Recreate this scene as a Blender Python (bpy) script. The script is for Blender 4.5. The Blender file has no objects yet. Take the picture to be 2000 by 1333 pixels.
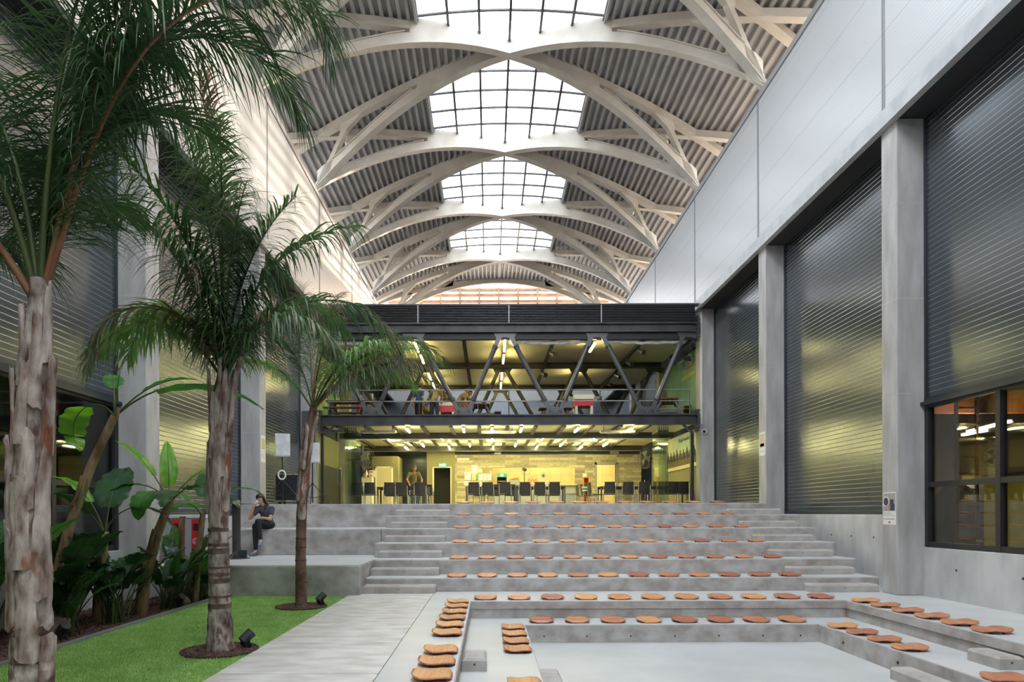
import bpy, math, random
import numpy as np
from mathutils import Vector, Matrix, Quaternion
PI = math.pi
SC = bpy.context.scene
COL = SC.collection

# ------------------------------------------------------------------ camera, sky, sun, exposure
cam_d = bpy.data.cameras.new('camera')
cam_d.sensor_width = 36.0
cam_d.lens = 24.0
cam_d.shift_x = 0.0225
cam_d.shift_y = 0.16775
cam_d.clip_start = 0.05
cam_d.clip_end = 500
cam = bpy.data.objects.new('camera', cam_d)
cam.location = (0, 0, 1.5)
cam.rotation_euler = (PI / 2, 0.003, 0)
COL.objects.link(cam)
SC.camera = cam

SC.view_settings.view_transform = 'Standard'
SC.view_settings.look = 'None'
SC.view_settings.gamma = 1.0
SC.view_settings.use_curve_mapping = False
SC.view_settings.exposure = 1.7
SC.cycles.use_denoising = True
SC.cycles.max_bounces = 10
SC.cycles.diffuse_bounces = 6
SC.cycles.glossy_bounces = 4
SC.cycles.transparent_max_bounces = 24
SC.cycles.sample_clamp_indirect = 12
SC.cycles.caustics_reflective = False
SC.cycles.caustics_refractive = False

SUN_TO = Vector((0.34, 1.0, 0.105)).normalized()      # towards the low evening sun
w = bpy.data.worlds.new('sky'); SC.world = w
w.use_nodes = True
nt = w.node_tree; nt.nodes.clear()
wo = nt.nodes.new('ShaderNodeOutputWorld'); wb = nt.nodes.new('ShaderNodeBackground')
tc = nt.nodes.new('ShaderNodeTexCoord')
dp = nt.nodes.new('ShaderNodeVectorMath'); dp.operation = 'DOT_PRODUCT'; dp.inputs[1].default_value = Vector((0.72, 0.69, -0.05)).normalized()
nt.links.new(tc.outputs['Generated'], dp.inputs[0])
rp = nt.nodes.new('ShaderNodeValToRGB')
rp.color_ramp.elements[0].position = 0.45; rp.color_ramp.elements[0].color = (0.88, 0.94, 1.0, 1)
rp.color_ramp.elements[1].position = 1.0; rp.color_ramp.elements[1].color = (1.45, 1.0, 0.6, 1)
e = rp.color_ramp.elements.new(0.66); e.color = (1.18, 1.0, 0.8, 1)
nt.links.new(dp.outputs['Value'], rp.inputs[0])
nt.links.new(rp.outputs[0], wb.inputs[0]); wb.inputs[1].default_value = 2.6
nt.links.new(wb.outputs[0], wo.inputs[0])

sd = bpy.data.lights.new('sun', 'SUN'); sd.energy = 4.5; sd.color = (1.0, 0.82, 0.62); sd.angle = 0.012
sun = bpy.data.objects.new('sun', sd); COL.objects.link(sun)
sun.rotation_euler = (-SUN_TO).to_track_quat('-Z', 'Y').to_euler()
sun.location = (10, 60, 30)

# ------------------------------------------------------------------ materials
def mat_new(name):
    m = bpy.data.materials.new(name); m.use_nodes = True
    t = m.node_tree; b = t.nodes['Principled BSDF']
    return m, t, b
def N(t, kind, **kw):
    n = t.nodes.new(kind)
    for k, v in kw.items(): setattr(n, k, v)
    return n
def plain(name, col, rough=0.5, metal=0.0, emit=None, es=0.0, spec=0.5):
    m, t, b = mat_new(name)
    b.inputs['Base Color'].default_value = (*col, 1); b.inputs['Roughness'].default_value = rough
    b.inputs['Metallic'].default_value = metal; b.inputs['Specular IOR Level'].default_value = spec
    if emit:
        b.inputs['Emission Color'].default_value = (*emit, 1); b.inputs['Emission Strength'].default_value = es
    return m
def noisy(name, c1, c2, scale=4.0, rough=0.7, detail=6, bump=0.0, bscale=40.0, stretch=(1, 1, 1), metal=0.0, spots=None, lo=0.35, hi=0.65, spec=0.4, bdist=0.01):
    m, t, b = mat_new(name)
    tc = N(t, 'ShaderNodeTexCoord'); mp = N(t, 'ShaderNodeMapping'); mp.inputs['Scale'].default_value = stretch
    t.links.new(tc.outputs['Object'], mp.inputs[0])
    n = N(t, 'ShaderNodeTexNoise'); n.inputs['Scale'].default_value = scale; n.inputs['Detail'].default_value = detail
    t.links.new(mp.outputs[0], n.inputs['Vector'])
    r = N(t, 'ShaderNodeValToRGB'); r.color_ramp.elements[0].position = lo; r.color_ramp.elements[1].position = hi
    r.color_ramp.elements[0].color = (*c1, 1); r.color_ramp.elements[1].color = (*c2, 1)
    t.links.new(n.outputs[0], r.inputs[0])
    out = r.outputs[0]
    if spots:
        n2 = N(t, 'ShaderNodeTexNoise'); n2.inputs['Scale'].default_value = spots[0]; n2.inputs['Detail'].default_value = 3
        t.links.new(mp.outputs[0], n2.inputs['Vector'])
        r2 = N(t, 'ShaderNodeValToRGB'); r2.color_ramp.elements[0].position = spots[1]; r2.color_ramp.elements[1].position = spots[1] + 0.06
        r2.color_ramp.elements[0].color = (0, 0, 0, 1); r2.color_ramp.elements[1].color = (spots[3],) * 3 + (1,)
        t.links.new(n2.outputs[0], r2.inputs[0])
        mx = N(t, 'ShaderNodeMixRGB'); mx.inputs['Color2'].default_value = (*spots[2], 1)
        t.links.new(r2.outputs[0], mx.inputs['Fac']); t.links.new(out, mx.inputs['Color1']); out = mx.outputs[0]
    t.links.new(out, b.inputs['Base Color'])
    b.inputs['Roughness'].default_value = rough; b.inputs['Metallic'].default_value = metal
    b.inputs['Specular IOR Level'].default_value = spec
    if bump:
        n3 = N(t, 'ShaderNodeTexNoise'); n3.inputs['Scale'].default_value = bscale; n3.inputs['Detail'].default_value = 4
        t.links.new(mp.outputs[0], n3.inputs['Vector'])
        bp = N(t, 'ShaderNodeBump'); bp.inputs['Strength'].default_value = bump; bp.inputs['Distance'].default_value = bdist
        t.links.new(n3.outputs[0], bp.inputs['Height']); t.links.new(bp.outputs[0], b.inputs['Normal'])
    return m
def ribbed(name, c1, c2, pitch, rough, metal=0.0, line=0.10, linecol=None, seam=None, wob=0.0, bstr=0.6, spec=0.5):
    """sheet metal with fine horizontal ribs (a profile along world Z)"""
    m, t, b = mat_new(name)
    g = N(t, 'ShaderNodeNewGeometry'); sx = N(t, 'ShaderNodeSeparateXYZ'); t.links.new(g.outputs['Position'], sx.inputs[0])
    mu = N(t, 'ShaderNodeMath', operation='DIVIDE'); mu.inputs[1].default_value = pitch; t.links.new(sx.outputs[2], mu.inputs[0])
    fr = N(t, 'ShaderNodeMath', operation='FRACT'); t.links.new(mu.outputs[0], fr.inputs[0])
    r = N(t, 'ShaderNodeValToRGB'); cr = r.color_ramp
    cr.elements[0].position = 0.0; cr.elements[0].color = (0, 0, 0, 1)
    cr.elements[1].position = line; cr.elements[1].color = (1, 1, 1, 1)
    e = cr.elements.new(1.0 - line * 0.4); e.color = (1, 1, 1, 1)
    e = cr.elements.new(1.0); e.color = (0, 0, 0, 1)
    t.links.new(fr.outputs[0], r.inputs[0])
    n = N(t, 'ShaderNodeTexNoise'); n.inputs['Scale'].default_value = 0.7; n.inputs['Detail'].default_value = 3
    tc = N(t, 'ShaderNodeTexCoord'); mp = N(t, 'ShaderNodeMapping'); mp.inputs['Scale'].default_value = (1, 0.25, 2.5)
    t.links.new(tc.outputs['Object'], mp.inputs[0]); t.links.new(mp.outputs[0], n.inputs['Vector'])
    mx = N(t, 'ShaderNodeMixRGB'); mx.inputs['Color1'].default_value = (*c1, 1); mx.inputs['Color2'].default_value = (*c2, 1)
    t.links.new(n.outputs[0], mx.inputs['Fac'])
    m2 = N(t, 'ShaderNodeMixRGB'); m2.inputs['Color1'].default_value = (*(linecol or c1), 1)
    t.links.new(r.outputs[0], m2.inputs['Fac']); t.links.new(mx.outputs[0], m2.inputs['Color2'])
    out = m2.outputs[0]
    if seam:
        d2 = N(t, 'ShaderNodeMath', operation='DIVIDE'); d2.inputs[1].default_value = seam; t.links.new(sx.outputs[2], d2.inputs[0])
        f2 = N(t, 'ShaderNodeMath', operation='FRACT'); t.links.new(d2.outputs[0], f2.inputs[0])
        l2 = N(t, 'ShaderNodeMath', operation='LESS_THAN'); l2.inputs[1].default_value = 0.016; t.links.new(f2.outputs[0], l2.inputs[0])
        m3 = N(t, 'ShaderNodeMixRGB'); m3.inputs['Color2'].default_value = tuple(x * 0.68 for x in c1) + (1,)
        t.links.new(l2.outputs[0], m3.inputs['Fac']); t.links.new(out, m3.inputs['Color1']); out = m3.outputs[0]
    t.links.new(out, b.inputs['Base Color'])
    h = r.outputs[0]
    if wob:
        nn = N(t, 'ShaderNodeTexNoise'); nn.inputs['Scale'].default_value = 1.6; nn.inputs['Detail'].default_value = 2
        mp2 = N(t, 'ShaderNodeMapping'); mp2.inputs['Scale'].default_value = (1, 0.3, 3.0)
        t.links.new(tc.outputs['Object'], mp2.inputs[0]); t.links.new(mp2.outputs[0], nn.inputs['Vector'])
        ad = N(t, 'ShaderNodeMath', operation='MULTIPLY_ADD'); ad.inputs[1].default_value = wob
        t.links.new(nn.outputs[0], ad.inputs[0]); t.links.new(r.outputs[0], ad.inputs[2]); h = ad.outputs[0]
    bp = N(t, 'ShaderNodeBump'); bp.inputs['Strength'].default_value = bstr; bp.inputs['Distance'].default_value = 0.006
    t.links.new(h, bp.inputs['Height']); t.links.new(bp.outputs[0], b.inputs['Normal'])
    b.inputs['Roughness'].default_value = rough; b.inputs['Metallic'].default_value = metal
    b.inputs['Specular IOR Level'].default_value = spec
    return m
def leafmat(name, c1, c2, trans=0.35, rough=0.42, scale=3.0):
    m, t, b = mat_new(name)
    tc = N(t, 'ShaderNodeTexCoord'); n = N(t, 'ShaderNodeTexNoise'); n.inputs['Scale'].default_value = scale
    t.links.new(tc.outputs['Object'], n.inputs['Vector'])
    r = N(t, 'ShaderNodeValToRGB'); r.color_ramp.elements[0].position = .3; r.color_ramp.elements[1].position = .7
    r.color_ramp.elements[0].color = (*c1, 1); r.color_ramp.elements[1].color = (*c2, 1)
    t.links.new(n.outputs[0], r.inputs[0]); t.links.new(r.outputs[0], b.inputs['Base Color'])
    b.inputs['Roughness'].default_value = rough
    tr = N(t, 'ShaderNodeBsdfTranslucent'); ms = N(t, 'ShaderNodeMixShader'); ms.inputs[0].default_value = trans
    hs = N(t, 'ShaderNodeHueSaturation'); hs.inputs['Value'].default_value = 1.6; hs.inputs['Hue'].default_value = 0.49
    t.links.new(r.outputs[0], hs.inputs['Color']); t.links.new(hs.outputs[0], tr.inputs[0])
    o = t.nodes['Material Output']
    t.links.new(b.outputs[0], ms.inputs[1]); t.links.new(tr.outputs[0], ms.inputs[2]); t.links.new(ms.outputs[0], o.inputs[0])
    return m
def glassmat(name, tint, gloss=0.08, rough=0.02, fres=0.5):
    m, t, b = mat_new(name); t.nodes.remove(b)
    a = N(t, 'ShaderNodeBsdfTransparent'); a.inputs[0].default_value = (*tint, 1)
    g = N(t, 'ShaderNodeBsdfGlossy'); g.inputs['Roughness'].default_value = rough; g.inputs[0].default_value = (0.9, 0.95, 0.95, 1)
    lw = N(t, 'ShaderNodeLayerWeight'); lw.inputs[0].default_value = 0.35
    ma = N(t, 'ShaderNodeMath', operation='MULTIPLY_ADD'); ma.inputs[1].default_value = fres; ma.inputs[2].default_value = gloss
    t.links.new(lw.outputs['Fresnel'], ma.inputs[0])
    ms = N(t, 'ShaderNodeMixShader'); t.links.new(ma.outputs[0], ms.inputs[0])
    t.links.new(a.outputs[0], ms.inputs[1]); t.links.new(g.outputs[0], ms.inputs[2])
    t.links.new(ms.outputs[0], t.nodes['Material Output'].inputs[0])
    return m
def seatmat():
    m, t, b = mat_new('ply_seat')
    tc = N(t, 'ShaderNodeTexCoord'); mp = N(t, 'ShaderNodeMapping'); mp.inputs['Scale'].default_value = (3, 45, 10)
    oi = N(t, 'ShaderNodeObjectInfo')
    ad = N(t, 'ShaderNodeVectorMath', operation='ADD'); sc = N(t, 'ShaderNodeVectorMath', operation='SCALE'); sc.inputs[3].default_value = 7.0
    t.links.new(oi.outputs['Location'], sc.inputs[0]); t.links.new(tc.outputs['Object'], ad.inputs[0]); t.links.new(sc.outputs[0], ad.inputs[1])
    t.links.new(ad.outputs[0], mp.inputs[0])
    n = N(t, 'ShaderNodeTexNoise'); n.inputs['Scale'].default_value = 1.0; n.inputs['Detail'].default_value = 4
    t.links.new(mp.outputs[0], n.inputs['Vector'])
    r = N(t, 'ShaderNodeValToRGB'); r.color_ramp.elements[0].position = .3; r.color_ramp.elements[1].position = .72
    r.color_ramp.elements[0].color = (0.46, 0.175, 0.085, 1); r.color_ramp.elements[1].color = (0.70, 0.31, 0.15, 1)
    t.links.new(n.outputs[0], r.inputs[0])
    hs = N(t, 'ShaderNodeHueSaturation')
    m1 = N(t, 'ShaderNodeMath', operation='MULTIPLY_ADD'); m1.inputs[1].default_value = 0.5; m1.inputs[2].default_value = 0.75
    t.links.new(oi.outputs['Random'], m1.inputs[0]); t.links.new(m1.outputs[0], hs.inputs['Value'])
    m2 = N(t, 'ShaderNodeMath', operation='MULTIPLY_ADD'); m2.inputs[1].default_value = 0.03; m2.inputs[2].default_value = 0.485
    t.links.new(oi.outputs['Random'], m2.inputs[0]); t.links.new(m2.outputs[0], hs.inputs['Hue'])
    t.links.new(r.outputs[0], hs.inputs['Color']); t.links.new(hs.outputs[0], b.inputs['Base Color'])
    b.inputs['Roughness'].default_value = 0.33
    return m
def stonemat():
    m, t, b = mat_new('stone_strip')
    g = N(t, 'ShaderNodeTexCoord'); mp = N(t, 'ShaderNodeMapping'); mp.inputs['Rotation'].default_value = (PI / 2, 0, 0)
    t.links.new(g.outputs['Object'], mp.inputs[0])
    br = N(t, 'ShaderNodeTexBrick'); br.inputs['Scale'].default_value = 1.0; br.inputs['Brick Width'].default_value = 0.75; br.inputs['Row Height'].default_value = 0.12
    br.inputs['Mortar Size'].default_value = 0.002; br.inputs['Color1'].default_value = (0.20, 0.18, 0.14, 1); br.inputs['Color2'].default_value = (0.42, 0.38, 0.27, 1); br.inputs['Mortar'].default_value = (0.1, 0.09, 0.07, 1)
    t.links.new(mp.outputs[0], br.inputs['Vector'])
    n = N(t, 'ShaderNodeTexNoise'); n.inputs['Scale'].default_value = 6; n.inputs['Detail'].default_value = 6
    mp2 = N(t, 'ShaderNodeMapping'); mp2.inputs['Scale'].default_value = (1, 1, 9); t.links.new(g.outputs['Object'], mp2.inputs[0]); t.links.new(mp2.outputs[0], n.inputs['Vector'])
    mx = N(t, 'ShaderNodeMixRGB', blend_type='OVERLAY'); mx.inputs[0].default_value = 0.8
    t.links.new(br.outputs[0], mx.inputs[1]); t.links.new(n.outputs[0], mx.inputs[2]); t.links.new(mx.outputs[0], b.inputs['Base Color'])
    b.inputs['Roughness'].default_value = 0.8
    return m

M = {}
M['conc'] = noisy('bleacher_concrete', (0.35, 0.315, 0.29), (0.53, 0.515, 0.505), 3.6, 0.75, 10, 0.25, 60, (1, 1, 1.2), spots=(55, 0.665, (0.12, 0.105, 0.09), 0.6))
M['conc_col'] = noisy('column_concrete', (0.36, 0.35, 0.34), (0.50, 0.495, 0.49), 2.5, 0.65, 8, 0.15, 50, (1.5, 1.5, 0.35), spots=(30, 0.70, (0.22, 0.2, 0.19), 0.6))
M['conc_wall'] = noisy('sill_concrete', (0.45, 0.455, 0.455), (0.60, 0.605, 0.61), 1.8, 0.65, 8, 0.15, 40, (1, 1.4, 0.6), spots=(18, 0.73, (0.2, 0.19, 0.18), 0.7))
M['floor'] = noisy('polished_floor', (0.54, 0.55, 0.555), (0.62, 0.63, 0.635), 1.2, 0.42, 6, 0.04, 30)
M['tread'] = M['floor']
M['path'] = noisy('path_concrete', (0.54, 0.51, 0.475), (0.72, 0.695, 0.665), 2.6, 0.6, 8, 0.08, 40, (1, 2.2, 1))
M['block'] = noisy('step_concrete', (0.37, 0.345, 0.32), (0.50, 0.475, 0.45), 4, 0.7, 8, 0.2, 60, spots=(60, 0.68, (0.15, 0.14, 0.12), 0.6))
M['hole'] = plain('tie_hole', (0.03, 0.03, 0.03), 0.9)
M['steel_w'] = noisy('cream_steel', (0.46, 0.42, 0.36), (0.56, 0.53, 0.48), 1.5, 0.45, 6, spots=(9, 0.70, (0.42, 0.27, 0.15), 0.35))
M['sheet'] = noisy('roof_sheet', (0.32, 0.315, 0.32), (0.41, 0.405, 0.41), 1.0, 0.42, 4, spots=(5, 0.70, (0.30, 0.25, 0.21), 0.5), metal=0.1)
M['panel_w'] = ribbed('white_panel', (0.45, 0.47, 0.49), (0.52, 0.535, 0.55), 0.075, 0.32, 0.15, 0.14, (0.40, 0.42, 0.44), seam=1.02, bstr=0.25)
M['panel_d'] = ribbed('dark_panel', (0.07, 0.085, 0.10), (0.10, 0.118, 0.135), 0.095, 0.2, 0.55, 0.12, (0.36, 0.38, 0.39), wob=0.22, bstr=0.35, spec=0.7)
M['panel_frame'] = plain('panel_frame', (0.035, 0.043, 0.055), 0.4, 0.3)
M['soffit'] = plain('soffit', (0.025, 0.025, 0.028), 0.7)
M['flash'] = noisy('flashing', (0.40, 0.42, 0.435), (0.50, 0.52, 0.53), 3, 0.45, 3, 0.1, 4, metal=0.15)
M['greytrim'] = plain('grey_trim', (0.30, 0.30, 0.31), 0.45, 0.3)
M['dsteel'] = noisy('dark_steel', (0.045, 0.045, 0.05), (0.075, 0.075, 0.082), 2, 0.42, 3, metal=0.2)
M['dsteel2'] = plain('grey_steel', (0.10, 0.10, 0.11), 0.35, 0.3)
M['black'] = plain('black', (0.012, 0.012, 0.014), 0.5)
M['blackfab'] = plain('black_plastic', (0.018, 0.018, 0.022), 0.45)
M['frame'] = plain('window_frame', (0.02, 0.021, 0.024), 0.45)
M['glass'] = glassmat('clear_glass', (0.9, 0.95, 0.92), 0.04)
M['glass_g'] = glassmat('green_glass', (0.91, 0.96, 0.91), 0.03)
M['glass_roof'] = glassmat('roof_glass', (0.93, 0.95, 0.97), 0.02)
M['glass_win'] = glassmat('window_glass', (0.84, 0.81, 0.77), 0.03, 0.02, 0.22)
M['glass_dark'] = glassmat('office_glass', (0.6, 0.61, 0.61), 0.02, 0.02, 0.25)
M['lattice'] = noisy('lattice_timber', (0.16, 0.085, 0.04), (0.24, 0.14, 0.07), 2, 0.7, 4)
M['grass'] = noisy('turf', (0.14, 0.28, 0.06), (0.24, 0.42, 0.10), 30, 0.85, 4, 0.4, 200)
M['blade'] = noisy('turf_blade', (0.36, 0.60, 0.15), (0.56, 0.78, 0.28), 3.0, 0.7, 4)
M['soil'] = noisy('soil', (0.055, 0.03, 0.025), (0.13, 0.075, 0.062), 30, 0.95, 6, 0.8, 60)
M['chip'] = noisy('bark_chip', (0.09, 0.045, 0.038), (0.24, 0.14, 0.12), 14, 0.9)
M['rock'] = noisy('rock', (0.10, 0.07, 0.05), (0.25, 0.19, 0.145), 5, 0.85, 8, 0.6, 20)
M['bark'] = noisy('palm_bark', (0.10, 0.06, 0.045), (0.60, 0.53, 0.48), 10, 0.9, 10, 1.0, 26, (1, 1, 0.45), spots=(9, 0.58, (0.15, 0.05, 0.035), 0.8), bdist=0.03)
M['bark2'] = noisy('slim_bark', (0.10, 0.05, 0.035), (0.27, 0.17, 0.125), 6, 0.9, 8, 0.8, 26, (1, 1, 0.5), spots=(5, 0.62, (0.06, 0.075, 0.03), 0.8), bdist=0.02)
M['ring'] = noisy('trunk_scar', (0.07, 0.042, 0.035), (0.19, 0.13, 0.10), 12, 0.9)
M['boot'] = noisy('leaf_base', (0.13, 0.07, 0.05), (0.58, 0.50, 0.45), 11, 0.9, 8, 0.9, 40, (1, 1, 0.35), spots=(8, 0.60, (0.24, 0.08, 0.04), 0.8))
M['petiole_b'] = noisy('brown_petiole', (0.17, 0.065, 0.03), (0.25, 0.13, 0.06), 5, 0.6, 4, stretch=(1, 1, .3))
M['petiole_g'] = noisy('green_petiole', (0.035, 0.065, 0.018), (0.075, 0.105, 0.032), 5, 0.55, 4, stretch=(1, 1, .3))
M['palm1'] = leafmat('palm_leaf_dark', (0.028, 0.07, 0.026), (0.075, 0.145, 0.055), 0.22)
M['palm2'] = leafmat('palm_leaf', (0.038, 0.09, 0.03), (0.10, 0.19, 0.065), 0.28)
M['palm3'] = leafmat('palm_leaf_fresh', (0.07, 0.18, 0.03), (0.16, 0.32, 0.07), 0.38)
M['palm_dry'] = leafmat('palm_leaf_dry', (0.16, 0.10, 0.06), (0.34, 0.25, 0.17), 0.2, 0.7)
M['palm_grey'] = leafmat('palm_leaf_pale', (0.10, 0.14, 0.08), (0.30, 0.30, 0.22), 0.2, 0.45)
M['ban1'] = leafmat('banana_fresh', (0.10, 0.33, 0.012), (0.19, 0.46, 0.03), 0.5, 0.35)
M['ban2'] = leafmat('banana_mid', (0.035, 0.15, 0.025), (0.08, 0.24, 0.04), 0.35, 0.3)
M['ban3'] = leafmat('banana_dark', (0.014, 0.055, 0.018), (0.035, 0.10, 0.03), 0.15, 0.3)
M['ban_stem'] = noisy('banana_stem', (0.13, 0.07, 0.032), (0.38, 0.26, 0.145), 9, 0.7, 6, 0.5, 30, (1, 1, .3), spots=(5, 0.62, (0.09, 0.15, 0.02), 0.7))
M['seat'] = seatmat()
M['foot'] = plain('seat_foot', (0.12, 0.07, 0.045), 0.6)
M['ceil_y'] = noisy('cream_ceiling', (0.62, 0.57, 0.40), (0.70, 0.65, 0.47), 1.0, 0.35, 3)
M['tube'] = plain('lamp_tube', (1, 1, 1), 0.5, emit=(1.0, 0.86, 0.35), es=26)
M['tube_low'] = plain('lamp_tube_low', (1, 1, 1), 0.5, emit=(1.0, 0.88, 0.36), es=42)
M['tube_w'] = plain('lamp_tube_white', (1, 1, 1), 0.5, emit=(1.0, 0.90, 0.62), es=7)
M['tube_ws'] = plain('workshop_tube', (1, 1, 1), 0.5, emit=(1.0, 0.92, 0.62), es=30)
M['batten'] = plain('lamp_batten', (0.55, 0.53, 0.48), 0.4)
M['olive'] = plain('olive_paint', (0.20, 0.185, 0.105), 0.7)
M['cream'] = plain('cream_paint', (0.62, 0.56, 0.40), 0.6)
M['stone'] = stonemat()
M['tile'] = noisy('cream_tile', (0.72, 0.63, 0.42), (0.78, 0.69, 0.47), 2, 0.3)
M['grout'] = plain('grout', (0.5, 0.42, 0.26), 0.7)
M['chrome'] = plain('chrome', (0.75, 0.75, 0.73), 0.22, 1.0)
M['white'] = plain('white_paint', (0.78, 0.78, 0.76), 0.45)
M['paper'] = plain('paper', (0.80, 0.80, 0.77), 0.7)
M['ink'] = plain('ink', (0.06, 0.06, 0.065), 0.8)
M['inkg'] = plain('ink_grey', (0.32, 0.36, 0.36), 0.8)
M['teal'] = plain('teal', (0.05, 0.34, 0.42), 0.5)
M['red'] = plain('red_paint', (0.55, 0.02, 0.025), 0.4)
M['pinkred'] = plain('signal_red', (0.62, 0.03, 0.06), 0.4)
M['orange'] = plain('orange', (0.62, 0.20, 0.04), 0.6)
M['greyplastic'] = plain('grey_metal', (0.36, 0.38, 0.41), 0.4, 0.3)
M['cover'] = noisy('speaker_cover', (0.50, 0.51, 0.53), (0.66, 0.67, 0.68), 5, 0.55, 4, 0.6, 5, bdist=0.03)
M['wood'] = noisy('brown_wood', (0.10, 0.045, 0.022), (0.20, 0.10, 0.05), 3, 0.6, 5, stretch=(1, 12, 12))
M['yellow'] = plain('yellow_board', (0.50, 0.47, 0.02), 0.35)
M['skin'] = noisy('skin', (0.52, 0.29, 0.20), (0.58, 0.34, 0.245), 9, 0.5)
M['skin2'] = noisy('skin_tan', (0.38, 0.19, 0.12), (0.44, 0.23, 0.15), 9, 0.5)
M['hair'] = noisy('dark_hair', (0.012, 0.009, 0.008), (0.03, 0.022, 0.018), 30, 0.4, stretch=(6, 6, 1))
M['shirt_g'] = noisy('grey_shirt', (0.055, 0.052, 0.068), (0.085, 0.08, 0.10), 14, 0.85, bump=0.2, bscale=20)
M['shirt_b'] = noisy('blue_shirt', (0.02, 0.06, 0.26), (0.03, 0.085, 0.34), 10, 0.85)
M['shirt_k'] = noisy('khaki_shirt', (0.17, 0.14, 0.085), (0.23, 0.19, 0.12), 10, 0.85)
M['shirt_k2'] = noisy('brown_shirt', (0.12, 0.105, 0.06), (0.17, 0.15, 0.09), 10, 0.85)
M['denim'] = noisy('denim', (0.025, 0.035, 0.055), (0.045, 0.06, 0.085), 20, 0.85)
M['bluejean'] = plain('blue_jeans', (0.03, 0.07, 0.24), 0.8)
M['trouser'] = noisy('black_trousers', (0.012, 0.012, 0.016), (0.024, 0.024, 0.03), 20, 0.8)
M['shoe'] = noisy('blue_shoe', (0.10, 0.15, 0.24), (0.18, 0.25, 0.36), 25, 0.8)
M['bounce_out'] = plain('bounce_slab', (0.55, 0.50, 0.44), 0.7)  # warm beige of the added outside slabs that bounce sunlight
M['room'] = plain('workshop_wall', (0.16, 0.13, 0.11), 0.8)
M['mural_sky'] = noisy('mural_sky', (0.34, 0.50, 0.42), (0.70, 0.68, 0.45), 1.4, 0.5, 4, stretch=(1, .6, 1))
M['mural_teal'] = noisy('mural_teal', (0.14, 0.34, 0.27), (0.26, 0.44, 0.32), 1.2, 0.5, 3)
M['mural_green'] = noisy('mural_green', (0.13, 0.33, 0.07), (0.27, 0.45, 0.13), 2.5, 0.5, 3)
M['yellow_ink'] = plain('yellow_ink', (0.62, 0.58, 0.16), 0.6)
M['exit_g'] = plain('exit_green', (0.02, 0.22, 0.05), 0.5, emit=(0.05, 0.75, 0.18), es=0.8)
M['exit_w'] = plain('exit_white', (0.9, 0.9, 0.9), 0.5, emit=(0.8, 1.0, 0.8), es=1.5)

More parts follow.
